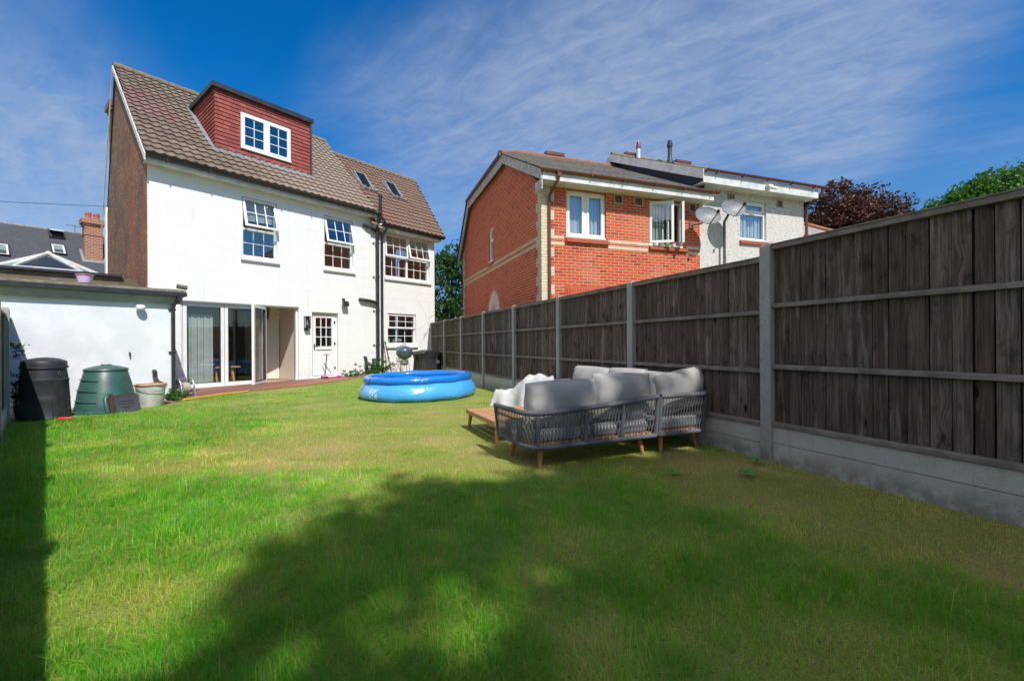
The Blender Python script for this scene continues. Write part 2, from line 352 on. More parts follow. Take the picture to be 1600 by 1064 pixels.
def wood_fence():
    m = Mat('weathered fence timber'); p = m.obj(); x, y, z = m.sep(p); rnd = m('NewGeometry').outputs['Random Per Island']
    off = m.math('MULTIPLY', rnd, 50.)
    kv = m.comb(m.math('MULTIPLY', m.math('ADD', x, off), 7.), m.math('MULTIPLY', m.math('ADD', z, off), 2.6), off)
    kn = m('TexVoronoi', Vector=kv, Scale=1., Randomness=1.); kd = kn.outputs[0]; on = m.ramp(m.sep(kn.outputs[1])[0], .35, .45)
    base = m.comb(m.math('MULTIPLY', m.math('ADD', x, off), 70.), m.math('MULTIPLY', m.math('ADD', z, off), 2.2), off)
    grain = m.noise(m.vm('ADD', base, m.comb(m.math('MULTIPLY', m.math('MULTIPLY', m.ramp(kd, .4, .0), on), 2.2))), 1., 5, .7)
    streak = m.noise(m.comb(m.math('MULTIPLY', m.math('ADD', x, off), 16.), m.math('MULTIPLY', z, 1.1), off), 1., 4, .6)
    col = m.mix(rnd, (.105, .073, .057), (.215, .163, .135))
    col = m.mix(m.math('MULTIPLY', m.ramp(grain, .62, .38), .75), col, (.045, .036, .03))
    col = m.mix(m.math('MULTIPLY', m.ramp(streak, .52, .72), .55), col, (.34, .295, .265))
    blot = m.ramp(m.noise(m.comb(m.math('MULTIPLY', x, 8.), m.math('MULTIPLY', z, 5.), off), 1., 5, .65), .52, .72)
    col = m.mix(m.math('MULTIPLY', blot, .7), col, (.02, .017, .016))
    fine_ = m.noise(m.comb(m.math('MULTIPLY', x, 260.), m.math('MULTIPLY', z, 14.), off), 1., 2)
    col = m.mix(m.math('MULTIPLY', m.ramp(fine_, .55, .7), .35), col, (.03, .025, .022))
    knot = m.math('MULTIPLY', m.ramp(m.math('ADD', kd, m.math('MULTIPLY', m.noise(p, 55, 2), .05)), .20, .09), on)
    col = m.mix(m.math('MULTIPLY', knot, .95), col, (.008, .006, .006))
    return m.pbr(col, .92, m.bump(m.math('ADD', grain, m.math('MULTIPLY', knot, -.7)), .6, .006), Specular_IOR_Level=.15)
M_fence = wood_fence()
M_lap = simple('lap stain and gap shade', (.022, .018, .016), (.04, .032, .028), 9, .95)  # lap stain, with the shade of the board gaps put into the colour
M_rail = simple('weathered fence rail', (.16, .132, .116), (.25, .212, .19), 7, .9, .4, 30)
def concrete(name, c1, c2, pits, stain):
    m = Mat(name); p = m.obj(); x, y, z = m.sep(p)
    col = m.mix(m.noise(p, 3.5, 6, .65), c1, c2); col = m.mix(m.math('MULTIPLY', m.ramp(m.noise(p, 110, 3), .5, .75), .3), col, tuple(q*.5 for q in c2))
    drip = m.noise(m.comb(m.math('MULTIPLY', x, 11.), m.math('MULTIPLY', z, .9)), 1., 4, .6)
    col = m.mix(m.math('MULTIPLY', m.ramp(drip, .54, .75), .3), col, (.18, .12, .10))
    col = m.mix(m.math('MULTIPLY', m.math('MULTIPLY', m.ramp(z, .22, .02), m.ramp(m.noise(p, 5, 5, .7), .36, .6)), stain), col, (.10, .105, .06))
    h = m.math('ADD', m.noise(p, 14, 5, .7), m.math('MULTIPLY', m.ramp(m.noise(p, 55, 3), .55, .7), -pits))
    return m.pbr(col, .93, m.bump(h, .8, .012))
M_conc = concrete('concrete post', (.42, .41, .39), (.31, .30, .285), .5, .7)
M_grav = concrete('pitted concrete board', (.54, .535, .51), (.43, .425, .405), .2, .6)
M_moss = simple('mossy concrete coping', (.20, .185, .14), (.11, .11, .07), 11, .95, .8, 45, bdist=.01)
M_gfas = simple('grey green fascia', (.30, .33, .32), (.24, .27, .26), 4, .55)
def teak():
    m = Mat('teak'); p = m.obj(); x, y, z = m.sep(p)
    g = m.noise(m.comb(m.math('MULTIPLY', x, 5.), m.math('MULTIPLY', y, 45.), m.math('MULTIPLY', z, 8.)), 1., 5, .6, .5)
    return m.pbr(m.mix(g, (.42, .215, .10), (.58, .33, .17)), .55, m.bump(g, .25, .003))
M_teak = teak()
M_leg = simple('teak leg', (.46, .22, .08), (.36, .16, .06), 9, .5)
M_rail_s = simple('grey rope rail', (.115, .125, .145), (.09, .10, .115), 60, .8, .6, 240, bdist=.003)
M_rope = simple('grey rope', (.16, .17, .185), (.11, .12, .135), 50, .85)
def fabric(name, c, c2):
    m = Mat(name); p = m.obj()
    wv = m.noise(p, 420, 2); big = m.noise(p, 4.5, 4, .55)
    return m.pbr(m.mix(m.math('MULTIPLY', wv, .7), c, c2), .92, m.bump(m.math('ADD', m.math('MULTIPLY', wv, .18), big), .35, .022), Sheen_Weight=.15)
M_cush = fabric('grey outdoor fabric', (.44, .425, .41), (.33, .32, .31))
M_seat = fabric('seat fabric', (.29, .29, .295), (.2, .205, .21))
M_cover = simple('pale cover cloth', (.56, .57, .575), (.47, .48, .49), 3, .8, .5, 9, bdist=.03)
def vinyl(name, c, c2, marks=False):
    m = Mat(name); p = m.obj(); x, y, z = m.sep(p); col = m.mix(m.noise(p, 2.5, 3), c, c2)
    if marks:
        a = m.math('ARCTAN2', y, x)
        q = m.comb(m.math('MULTIPLY', a, 1.25), z)
        vo = m('TexVoronoi', Vector=m.vm('ADD', q, m.vm('MULTIPLY', m('TexNoise', Vector=q, Scale=9.).outputs[1], (.03, .03, 0))), Scale=17.).outputs[0]
        ring = m.math('MULTIPLY', m.ramp(vo, .22, .3), m.ramp(vo, .52, .42))
        box = m.math('MULTIPLY', m.math('MULTIPLY', m.ramp(a, -2.23, -2.21), m.ramp(a, -2.0, -2.03)), m.math('MULTIPLY', m.ramp(z, .05, .06), m.ramp(z, .27, .25)))
        pale = m.math('MULTIPLY', m.math('MULTIPLY', m.ramp(a, -2.55, -2.50), m.ramp(a, -2.12, -2.22)), m.math('MULTIPLY', m.ramp(z, .06, .1), m.ramp(z, .29, .24)))
        col = m.mix(m.math('MULTIPLY', pale, .35), col, (.45, .6, .85))
        col = m.mix(m.math('MULTIPLY', m.math('MULTIPLY', ring, box), .8), col, (.8, .85, .9))
        wr = m('TexVoronoi', dict(feature='DISTANCE_TO_EDGE'), Vector=p, Scale=3.2).outputs[0]
    return m.pbr(col, .22, m.bump(m.noise(m.comb(m.math('MULTIPLY', x, 3.), m.math('MULTIPLY', y, 3.), m.math('MULTIPLY', z, 7.)), 1.6, 4, .6), .5, .035), Coat_Weight=.3)
M_vin1 = vinyl('pale blue vinyl', (.06, .34, .78), (.08, .40, .82), True)
M_vin2 = vinyl('bright blue vinyl', (.008, .17, .60), (.012, .21, .66))
M_water = simple('pool water', (.05, .28, .62), None, rough=.05)
M_gbin = simple('green recycled plastic', (.028, .085, .075), (.04, .105, .09), 5, .42, .2, 14)
M_bbin = simple('black recycled plastic', (.022, .024, .028), (.038, .04, .045), 5, .48, .25, 20)
M_flap = simple('charcoal hatch', (.05, .052, .058), (.07, .07, .075), 6, .55)
M_buck = simple('white plastic bucket', (.62, .62, .58), (.50, .49, .44), 5, .5, .1)
M_rust = simple('rusty rim', (.34, .15, .06), (.5, .3, .2), 16, .8)
M_metal = simple('galvanised metal', (.55, .56, .57), (.42, .43, .44), 9, .35, metal=.8)
M_reel = simple('grey reel plastic', (.28, .30, .33), (.2, .22, .25), 6, .5)
M_hose = simple('beige hose', (.45, .41, .35), (.36, .33, .28), 9, .6)
M_yel = simple('yellow hose', (.75, .47, .02), (.68, .36, .02), 7, .5)
M_pink = simple('pink plastic', (.75, .10, .32), (.7, .14, .36), 5, .35)
M_red = simple('red plastic', (.6, .03, .02), None, rough=.4)
M_org = simple('orange plastic', (.75, .2, .03), None, rough=.4)
M_kettle = simple('slate blue enamel', (.075, .105, .145), (.06, .085, .12), 4, .16, coat=.5)
M_blkfab = simple('black cover fabric', (.018, .018, .022), (.03, .03, .036), 6, .6, .6, 12, bdist=.02)
M_lidp = simple('rubber black', (.012, .012, .014), None, rough=.8)
M_clay = simple('terracotta pot', (.52, .13, .055), (.42, .10, .045), 9, .8, .2)
M_pave = brick('red paving', (.26, .115, .075), (.32, .15, .10), (.22, .10, .075), (.22, .15, .11), 'x', bw=.45, bh=.22, mo=.01)
M_dish = simple('dish grey', (.22, .235, .25), (.17, .185, .2), 8, .5)
M_pole = simple('grey pole', (.10, .10, .10), (.16, .16, .16), 9, .6)
M_lamp = simple('lamp metal', (.06, .065, .07), None, rough=.35, metal=.6)
M_tub = simple('pink tub', (.70, .55, .72), (.62, .5, .68), 14, .4)
M_steel = simple('brushed steel', (.6, .6, .6), None, rough=.3, metal=1.)
M_soil = simple('bare soil', (.16, .11, .075), (.25, .18, .13), 9, .95, .8, 30, bdist=.02)
M_navy = simple('dark blue cladding', (.018, .03, .055), (.025, .04, .07), 4, .5)
M_board = simple('weathered bargeboard', (.50, .48, .45), (.36, .34, .31), 6, .7, .2)
M_sofai = simple('indoor sofa grey', (.33, .33, .34), (.28, .28, .29), 5, .9)
M_bark = simple('bark', (.10, .075, .055), (.06, .045, .035), 8, .95, .8, 20, bdist=.03)
def leaf(name, c1, c2, c3, tr=.35):
    m = Mat(name); a = m('Attribute', dict(attribute_name='rnd')).outputs[2]
    col = m.mix(m.ramp(a, .0, .7), c1, c2); col = m.mix(m.ramp(a, .75, 1.), col, c3)
    col = m.mix(m.math('MULTIPLY', m.noise(m.pos(), .9, 3), .35), col, c1)
    p = m('BsdfPrincipled', Base_Color=col, Roughness=.5, Specular_IOR_Level=.35)
    t = m('BsdfTranslucent', Color=m.mix(1., col, (1.4, 1.5, .7), 'MULTIPLY'))
    return m.out(m('MixShader', i0=tr, i1=p, i2=t))
M_leaf = leaf('mid green leaves', (.028, .072, .014), (.05, .12, .022), (.09, .17, .035))
M_leafb = leaf('fresh green leaves', (.035, .10, .014), (.06, .16, .02), (.10, .22, .03))
M_beech = leaf('copper leaves', (.05, .018, .015), (.095, .036, .026), (.17, .10, .05), .25)
M_weed = leaf('weed leaves', (.04, .11, .02), (.07, .17, .03), (.12, .22, .05))
M_dry = leaf('dry stems', (.05, .04, .03), (.10, .08, .05), (.16, .12, .08), .1)
M_petal = leaf('rose petals', (.6, .5, .4), (.65, .2, .15), (.7, .6, .5), .3)

# ================================================================== SETTING
def ground_mat(name, near=True):
    m = Mat(name); p = m.pos()
    col = m.mix(m.noise(p, 3.2, 5, .65), (.13, .25, .02), (.36, .34, .08))
    dry = m.ramp(m.noise(p, .75, 4, .6), .46, .66)
    col = m.mix(m.math('MULTIPLY', dry, .6), col, (.44, .34, .15))
    col = m.mix(m.ramp(m.noise(p, 60, 3), .5, .75), col, (.06, .07, .02))
    return m.pbr(col, .95, m.bump(m.noise(p, 45, 4, .7), .8, .03))
g = MB(); g.add([(-400,-400,-.06),(400,-400,-.06),(400,400,-.06),(-400,400,-.06)], [(0,1,2,3)])
tag(obj('ground', g, simple('far ground', (.10, .12, .05), (.16, .14, .09), .6, .95)), kind='structure')
LX0, LX1, LY0, LY1 = -16, 8, -12, 22
g = MB(); 
def lawn_pt(u, v):
    x, y = LX0+(LX1-LX0)*u, LY0+(LY1-LY0)*v; q = Vector((x, y, 0))-H.o; under = q.dot(H.d) > .2 and .42 < q.dot(H.n) < 7
    return (x, y, -.3 if under else float(gz(0, y)))
g.grid(lawn_pt, 96, 136)
tag(obj('lawn', g, ground_mat('lawn thatch'), smooth=180), kind='structure')
PATH = [(.02, -.0), (.02, -2.15), (.9, -1.95), (1.85, -1.62), (2.95, -1.45), (4.3, -1.0), (5.5, -.62), (6.3, -.5), (6.3, 0)]
g = MB()
tops = [H.w(a, b) for a, b in PATH]
g.add([(p.x, p.y, float(gz(0, p.y))+.022) for p in tops]+[(p.x, p.y, -.05) for p in tops],
      [tuple(range(len(tops)))]+[(i, i+len(tops), (i+1) % len(tops)+len(tops), (i+1) % len(tops)) for i in range(len(tops))])
tag(obj('path', g, M_pave), kind='structure')
g = MB(); g.grid(lambda u, v: (lambda p: (p.x, p.y, float(gz(0, p.y))+.012+.03*math.sin(u*23)*math.sin(v*3.1)))(H.w(5.3+3.9*u, -.75*v-.02)), 30, 6)
tag(obj('flower_bed_soil', g, M_soil, smooth=180), kind='structure')
g = MB(); g.grid(lambda u, v: (lambda p: (p.x, p.y, .008+.02*math.sin(u*17)*math.sin(v*3.1)))(H.w(-2.25+2.3*u, -2.2-(.95-.35*u)*v)), 30, 6)
tag(obj('bare_earth_strip', g, M_soil, smooth=180), kind='structure')

# ================================================================== roof tiles
def tile_rows(mb, fx0, fx1, y0, z0, y1, z1, gauge, amp, lam, th=.03, step=.033, m=0, jag=0.):
    L = math.hypot(y1-y0, z1-z0); ty, tz = (y1-y0)/L, (z1-z0)/L; ny, nz = -tz, ty
    rows = int(math.ceil(L/gauge))
    for r in range(rows):
        v0 = r*gauge; v1 = min(v0+gauge+.05, L+.02); yc = y0+ty*(v0+gauge/2)
        a, b = fx0(yc), fx1(yc)
        if b-a < .02: continue
        a += random.uniform(-jag, jag); b += random.uniform(-jag, jag)
        k = max(1, int((b-a)/step)) if amp else 1
        vs = []
        for i in range(k+1):
            x = a+(b-a)*i/k
            s_ = math.sin(2*math.pi*x/lam); wv = amp*(s_ if s_ > 0 else s_*.45)
            dz_ = random.uniform(-.003, .003) if amp else 0
            for (v, h) in ((v0, -.03), (v0-.004, th+wv+dz_), (v1, .004+wv*.8)):
                vs.append((x, y0+ty*v+ny*h, z0+tz*v+nz*h))
        fs = []
        for i in range(k):
            p = i*3; fs += [(p, p+3, p+4, p+1), (p+1, p+4, p+5, p+2)]
        mb.add(vs, fs, m)
    return mb

def frame_boxes(mb, x0, x1, z0, z1, y0, y1, fw, m=0):
    mb.box(x0, x0+fw, y0, y1, z0, z1, m); mb.box(x1-fw, x1, y0, y1, z0, z1, m)
    mb.box(x0+fw, x1-fw, y0, y1, z0, z0+fw, m); mb.box(x0+fw, x1-fw, y0, y1, z1-fw, z1, m)
def glazing_bars(mb, x0, x1, z0, z1, y0, y1, nx, nz, bw=.022, m=0):
    for i in range(1, nx):
        x = x0+(x1-x0)*i/nx; mb.box(x-bw/2, x+bw/2, y0, y1, z0, z1, m)
    for j in range(1, nz):
        z = z0+(z1-z0)*j/nz
        for i in range(nx):
            a = x0+(x1-x0)*i/nx+(bw/2 if i else 0); b = x0+(x1-x0)*(i+1)/nx-(bw/2 if i < nx-1 else 0)
            mb.box(a, b, y0+.001, y1-.001, z-bw/2, z+bw/2, m)
def pane(parent, x0, x1, z0, z1, y, mtx=None, mat_=None):
    return obj('pane', MB().box(x0, x1, y, y+.012, z0, z1), mat_ or M_glass, parent, mtx=mtx)

def sash_window(root, x0, x1, z0, z1, zm, tilts, bars=(3, 2), sill=True, blind=0., y=.09, sill_z=None):
    """outer frame with one or more lights across: opening top sash over a fixed lower light"""
    n_ = len(tilts); f = MB(); fw = .055
    frame_boxes(f, x0, x1, z0, z1, y, y+.09, fw)
    wl = (x1-x0-2*fw-(n_-1)*.07)/n_
    subs = []
    for i, tl in enumerate(tilts):
        a = x0+fw+i*(wl+.07); b = a+wl
        if i: f.box(a-.07, a, y, y+.09, z0+fw, z1-fw)
        f.box(a, b, y, y+.09, zm-.035, zm+.035)
        glazing_bars(f, a, b, z0+fw, zm-.035, y+.03, y+.05, *bars)
        subs.append((a, b, tl))
    win = obj('window', f, M_upvc, root, bevel=.005)
    for a, b, tl in subs:
        pane(win, a, b, z0+fw, zm-.035, y+.034)
        h = z1-fw+.03-zm+.02; s = MB(); a2, b2 = a-.035, b+.035
        frame_boxes(s, a2, b2, -h, 0, -.05, 0, .062); glazing_bars(s, a2+.062, b2-.062, -h+.062, -.062, -.035, -.015, *bars)
        M = Matrix.Translation((0, y-.004, z1-fw+.03)) @ Matrix.Rotation(-R(tl), 4, 'X')
        obj('sash', s, M_upvc, win, mtx=M, bevel=.005)
        obj('pane', MB().box(a2+.062, b2-.062, -.03, -.018, -h+.062, -.062), M_glass, win, mtx=M)
    if blind: obj('blind', MB().box(x0+.06, x1-.06, y+.14, y+.16, z1-(z1-z0)*blind, z1-.05), M_blind, win)
    if sill:
        sz = sill_z or z0-.06
        s = MB().prism([(x0-.05, .02, sz-.09), (x0-.05, .02, sz+.05), (x0-.05, -.075, sz), (x0-.05, -.075, sz-.055)][::-1], (x1-x0+.1, 0, 0))
        obj('sill', s, M_sill, win)
    return win

# ================================================================== WHITE HOUSE
wh = thing('white_house', 'white rendered two storey house with brown tiled roof, red tile-hung dormer and folding patio doors', 'house', H.o, H.a)
wz = 9.07
winA = (2.09, 3.03, 3.66, 5.34); winB = (4.48, 5.50, 3.66, 5.33); winC = (6.76, 8.82, 3.62, 5.2); winD = (6.86, 8.14, 1.15, 2.29)
bif = (.66, 3.64, .02, 2.31); bdr = (4.06, 4.94, .1, 2.19)
f = MB().wall(0, wz, -.3, 5.62, 0, .28, [winA, winB, winC, winD, bif, bdr])
obj('front_wall', f, MW, wh)
SK = .038
gp = [(SK*a, a, b) for a, b in ((.02, -.3), (7.15, -.3), (7.15, 5.45), (4.67, 9.74), (.02, 5.88))]
obj('gable_wall', MB().prism([(x-.02, y, z) for x, y, z in gp], (.24, 0, 0)), M_old, wh)
f = MB(); f.prism([(9.065, .0, -.3), (9.065+.455*8, .89*8, -.3), (9.065+.455*8, .89*8, 5.7), (9.065, .0, 5.7)][::-1], (-.22, .11, 0))
f.prism([(.2, 7.0, -.3), (12.2, 7.0, -.3), (12.2, 7.0, 6.), (.2, 7.0, 6.)], (0, .2, 0))
f.prism([(9.1, .05, 5.6), (9.1+.455*6, .05+.89*6, 5.6), (9.1+.455*3.7, .05+.89*3.7, 8.6)], (-.1, .05, 0))
obj('rear_wall', f, MW, wh)
# interior: floors, ceilings, partitions
f = MB(); f.box(.25, 9.0, .3, 6.95, -.06, .03)
obj('floor', f, M_floor, wh)
f = MB(); f.box(.25, 9.0, .29, 6.95, 2.42, 2.62); f.box(.25, 9.0, .29, 6.95, 5.38, 5.5); obj('ceiling', f, M_creamw, wh)
f = MB(); f.box(3.72, 3.84, .3, 1.56, .04, 2.41); f.box(3.40, 3.72, 1.52, 1.56, 2.0, 2.41); f.box(3.72, 3.84, 1.56, 4.6, .04, 2.41)
f.wall(.25, 3.71, .04, 2.41, 4.3, 4.42, [(2.95, 3.66, .041, 2.0)])
f.box(6.2, 6.3, .3, 6.9, .04, 2.41); f.box(3.85, 9.3, 3.2, 3.3, .04, 2.41); f.box(.26, .33, .3, 4.2, .04, 2.41)
obj('partition_wall', f, M_cream, wh)
f = MB(); f.box(3.6, 3.7, .3, 6.9, 2.63, 5.37); f.box(6.2, 6.3, .3, 6.9, 2.63, 5.37); f.box(.26, 9.3, 2.9, 3.0, 2.63, 5.37)
obj('upstairs_wall', f, M_creamw, wh)
f = MB(); f.box(2.5, 3.7, 6.2, 6.3, .04, 2.4); f.hexa([(3.2, 6.0, .1), (3.3, 6.0, .1), (3.3, 6.1, .1), (3.2, 6.1, .1)], [(3.6, 6.0, 2.0), (3.68, 6.0, 2.0), (3.68, 6.1, 2.0), (3.6, 6.1, 2.0)]); obj('hallway_panel', f, M_dark, wh)
di = obj('interior_door', MB().box(0, .72, 0, .045, 0, 1.95), simple('cream door paint', (.74, .68, .58), None, rough=.5), wh, bevel=.004, mtx=Matrix.Translation((3.70, 1.53, .05)) @ Matrix.Rotation(R(155), 4, 'Z'))
obj('handle', MB().lathe([(0, .0), (.03, .0), (.03, .02), (0, .03)], 12, (.66, -.03, .95)), M_lamp, di)
# roof
r1 = lambda y: 6.22+.15*(y+.35)
f = MB(); tile_rows(f, lambda y: -.09+SK*y, r1, -.31, 5.79, 4.67, 9.93, .315, .022, .215, th=.046, jag=.014)
f.add([(-.06, -.33, 5.70), (6.2, -.33, 5.70), (6.95, 4.67, 9.86), (.1, 4.67, 9.86), (.28, 7.5, 5.36), (7.2, 7.5, 5.36)], [(0, 1, 2, 3), (3, 2, 5, 4)])
roof = obj('roof', f, M_tile, wh, smooth=30)
f = MB()
for i in range(15):
    a = .08+i*.46; f.tube([(a+.006, 4.67, 9.915), (a+.235, 4.67, 9.925+random.uniform(-.006, .006)), (a+.452, 4.67, 9.915)], .125, 10)
obj('ridge_tile', f, M_ridge, roof, smooth=50)
f = MB(); tile_rows(f, lambda y: 6.34+.13*(y+.35), lambda y: 9.32+.44*(y+.35), -.31, 5.43, 3.85, 9.17, .315, .022, .215, th=.046, jag=.014)
f.add([(6.05, -.33, 5.32), (9.3, -.33, 5.32), (11.1, 3.85, 9.10), (6.6, 3.85, 9.10), (6.8, 7.4, 5.6), (12.3, 7.4, 5.6)], [(0, 1, 2, 3), (3, 2, 5, 4)])
roof2 = obj('roof', f, M_tile2, wh, smooth=30, label='lower roof of redder brown tiles with two roof lights')
f = MB()
for i in range(10):
    a = 6.72+i*.44; f.tube([(a+.006, 3.85, 9.15), (a+.22, 3.85, 9.16+random.uniform(-.006, .006)), (a+.432, 3.85, 9.15)], .115, 10)
obj('ridge_tile', f, M_ridge, roof2, smooth=50)
# verge, fascia, soffit, gutter
f = MB()
f.prism([(-.13, -.36, 5.56), (-.13, -.36, 5.73), (-.13+SK*4.67, 4.67, 9.92), (-.13+SK*4.67, 4.67, 9.76)], (.03, 0, 0))
f.prism([(-.13+SK*4.67, 4.67, 9.92), (-.13+SK*7.4, 7.45, 5.40), (-.13+SK*7.4, 7.45, 5.22), (-.13+SK*4.67, 4.67, 9.76)], (.03, 0, 0))
obj('bargeboard', f, M_upvc2, wh)
f = MB(); f.box(-.09, 6.30, -.285, -.26, 5.575, 5.72); f.box(-.08, 6.30, -.26, -.001, 5.58, 5.60); f.box(6.44, 9.2, -.275, -.25, 5.235, 5.40); f.box(6.44, 9.2, -.25, -.001, 5.24, 5.262); f.box(6.32, 6.5, -.3, -.001, 5.26, 5.6)
obj('fascia', f, M_upvc2, wh)
def gutter(mb, x0, x1, y, z, r=.058, m=0):
    mb.add([(x, y+r*math.cos(t), z+r*math.sin(t)) for x in (x0, x1) for t in [math.pi+math.pi*i/8 for i in range(9)]]+[(x, y+(r-.006)*math.cos(t), z+(r-.006)*math.sin(t)+.002) for x in (x0, x1) for t in [math.pi+math.pi*i/8 for i in range(9)]],
           [(i, i+1, i+10, i+9) for i in range(8)]+[(18+i, 18+i+9, 18+i+10, 18+i+1) for i in range(8)]+[(0, 9, 27, 18), (8, 26, 35, 17)]+[(i, i+18, i+19, i+1) for i in range(8)]+[(i+9, i+10, i+28, i+27) for i in range(8)], m)
    x = x0+.4
    while x < x1-.1: mb.box(x, x+.025, y-r-.008, y+r+.004, z-r-.008, z+.006, m); x += .9
f = MB(); gutter(f, -.1, 6.33, -.345, 5.715); gutter(f, 6.40, 9.32, -.335, 5.405)
obj('gutter', f, M_black, wh, smooth=40)
# pipes
f = MB()
f.tube([(6.38, -.1, .12), (6.38, -.1, 4.95), (6.36, -.14, 5.2), (6.30, -.34, 5.55), (6.29, -.42, 5.72), (6.29, -.42, 6.34)], .058, 12)
f.lathe([(.0, 0), (.075, 0), (.075, .09), (.0, .09)], 12, (6.29, -.42, 6.27)); f.lathe([(.074, 0), (.074, .12)], 12, (6.29, -.42, 5.68))
for z in (1.1, 2.3, 3.5, 4.7): f.lathe([(.07, 0), (.07, .08)], 12, (6.38, -.1, z)); f.box(6.24, 6.31, -.04, 0, z+.02, z+.05)
f.tube([(6.57, -.09, .12), (6.57, -.09, 4.9), (6.57, -.14, 5.05), (6.62, -.30, 5.24), (6.62, -.335, 5.36)], .042, 10)
f.tube([(5.90, .02, 5.28), (5.90, -.06, 5.28), (5.93, -.1, 5.27), (6.15, -.1, 5.2), (6.38, -.1, 5.12)], .052, 10)
f.tube([(5.73, .02, 2.70), (5.73, -.07, 2.70), (5.76, -.1, 2.695), (6.05, -.1, 2.67), (6.38, -.1, 2.62)], .056, 10)
f.tube([(6.60, -.335, 5.40), (6.5, -.36, 5.52), (6.33, -.345, 5.68)], .034, 10); f.tube([(6.36, -.1, 5.0), (6.5, -.12, 5.12), (6.56, -.12, 5.0)], .045, 10)
f.tube([(6.24, .02, .62), (6.22, -.12, .62), (6.19, -.2, .52), (6.17, -.23, .15)], .05, 10); f.tube([(5.90, .02, .72), (5.90, -.09, .7), (5.91, -.1, .6), (5.92, -.1, .16)], .045, 10)
obj('soil_pipe', f, M_black, wh, smooth=40)
# chimney of the far gable
f = MB(); f.box(.30, .8, 6.3, 6.95, 5.0, 9.2); f.box(.26, .84, 6.25, 7.0, 9.2, 9.3); f.box(.2, .88, 6.2, 7.05, 9.3, 9.5)
obj('chimney', f, M_old, wh)
obj('corner_board', MB().box(.20, .27, 7.14, 7.22, 2.2, 5.25), M_upvc2, wh)
# dormer
DX0, DX1, DY, DZ0, DZ1 = 1.73, 4.48, .95, 6.72, 8.60
ry = lambda z: -.35+(z-5.75)/.833
f = MB(); DW = (2.39, 3.85, 7.08, 8.14)
f.wall(DX0+.03, DX1-.03, DZ0-.1, DZ1, DY+.03, DY+.15, [DW])
f.prism([(DX0+.03, DY+.15, DZ0-.1), (DX0+.03, DY+.15, DZ1), (DX0+.03, ry(DZ1)+.2, DZ1)], (.1, 0, 0)); f.prism([(DX1-.13, DY+.15, DZ0-.1), (DX1-.13, DY+.15, DZ1), (DX1-.13, ry(DZ1)+.2, DZ1)], (.1, 0, 0))
dor = obj('dormer', f, M_cream, wh)
f = MB(); z = DZ0-.06; g_ = .118
def slab_x(a, b, z): f.hexa([(a, DY-.024, z), (b, DY-.024, z), (b, DY+.012, z), (a, DY+.012, z)], [(a, DY+.004, z+g_+.03), (b, DY+.004, z+g_+.03), (b, DY+.026, z+g_+.03), (a, DY+.026, z+g_+.03)])
while z < DZ1-.04:
    zt = min(g_, DZ1-z)
    if z+g_ > DW[2]-.02 and z < DW[3]:
        slab_x(DX0-.01, DW[0]-.01, z); slab_x(DW[1]+.01, DX1, z)
    else: slab_x(DX0-.01, DX1, z)
    for sx, s in ((DX0, -1), (DX1, 1)):
        yb = ry(z+.06)
        if yb > DY+.05: f.hexa([(sx+s*.024, DY-.02, z), (sx+s*.024, yb, z), (sx-s*.012, yb, z), (sx-s*.012, DY-.02, z)], [(sx-s*.004, DY-.005, z+g_+.03), (sx-s*.004, yb+.12, z+g_+.03), (sx-s*.026, yb+.12, z+g_+.03), (sx-s*.026, DY-.005, z+g_+.03)])
    z += g_
obj('tile_cladding', f, M_hang, dor)
f = MB(); f.box(DX0-.08, DX1+.07, DY-.09, ry(DZ1)+.35, DZ1+.02, DZ1+.10); f.box(DX0-.1, DX1+.09, DY-.115, DY-.09, DZ1-.03, DZ1+.115); f.box(DX0-.105, DX0-.08, DY-.09, ry(DZ1)+.3, DZ1-.02, DZ1+.115)
f.tube([(DX1+.02, DY-.06, DZ1), (DX1+.02, DY-.06, DZ0+.02)], .035, 8)
obj('dormer_roof', f, M_black, dor)
f = MB(); yb = ry(DZ0)
f.hexa([(DX0-.15, DY-.15, ry(0)*0+5.75+.833*(DY-.15+.35)+.03), (DX0-.02, DY-.15, 5.75+.833*(DY-.15+.35)+.03), (DX0-.02, DY-.13, 5.75+.833*(DY-.13+.35)+.05), (DX0-.15, DY-.13, 5.75+.833*(DY-.13+.35)+.05)],
       [(DX0-.15, 3.1, 5.75+.833*3.45+.05), (DX0-.02, 3.1, 5.75+.833*3.45+.05), (DX0-.02, 3.12, 5.75+.833*3.47+.09), (DX0-.15, 3.12, 5.75+.833*3.47+.09)])
za = 5.75+.833*(DY-.2+.35)
f.hexa([(DX0-.12, DY-.20, za+.04), (DX1+.12, DY-.20, za+.04), (DX1+.12, DY-.19, za+.055), (DX0-.12, DY-.19, za+.055)], [(DX0-.12, DY-.02, za+.19), (DX1+.12, DY-.02, za+.19), (DX1+.12, DY-.01, za+.21), (DX0-.12, DY-.01, za+.21)])
obj('lead_flashing', f, M_lead, dor)
f = MB(); a, b, c, d = DW; frame_boxes(f, a, b, c, d, DY-.02, DY+.09, .05); f.box(2.38, 3.86, DY-.06, DY-.02, c-.03, c+.02)
f.box((a+b)/2-.03, (a+b)/2+.03, DY-.015, DY+.085, c+.05, d-.05)
for (p, q) in ((a+.05, (a+b)/2-.03), ((a+b)/2+.03, b-.05)):
    frame_boxes(f, p, q, c+.05, d-.05, DY-.03, DY+.03, .06); glazing_bars(f, p+.06, q-.06, c+.11, d-.11, DY-.01, DY+.01, 2, 3)
win = obj('dormer_window', f, M_upvc, dor, bevel=.004)
f = MB()
for (p, q) in ((a+.05, (a+b)/2-.03), ((a+b)/2+.03, b-.05)): f.box(p+.06, q-.06, DY-.004, DY+.004, c+.11, d-.11)
obj('dormer_pane', f, M_glass, dor)
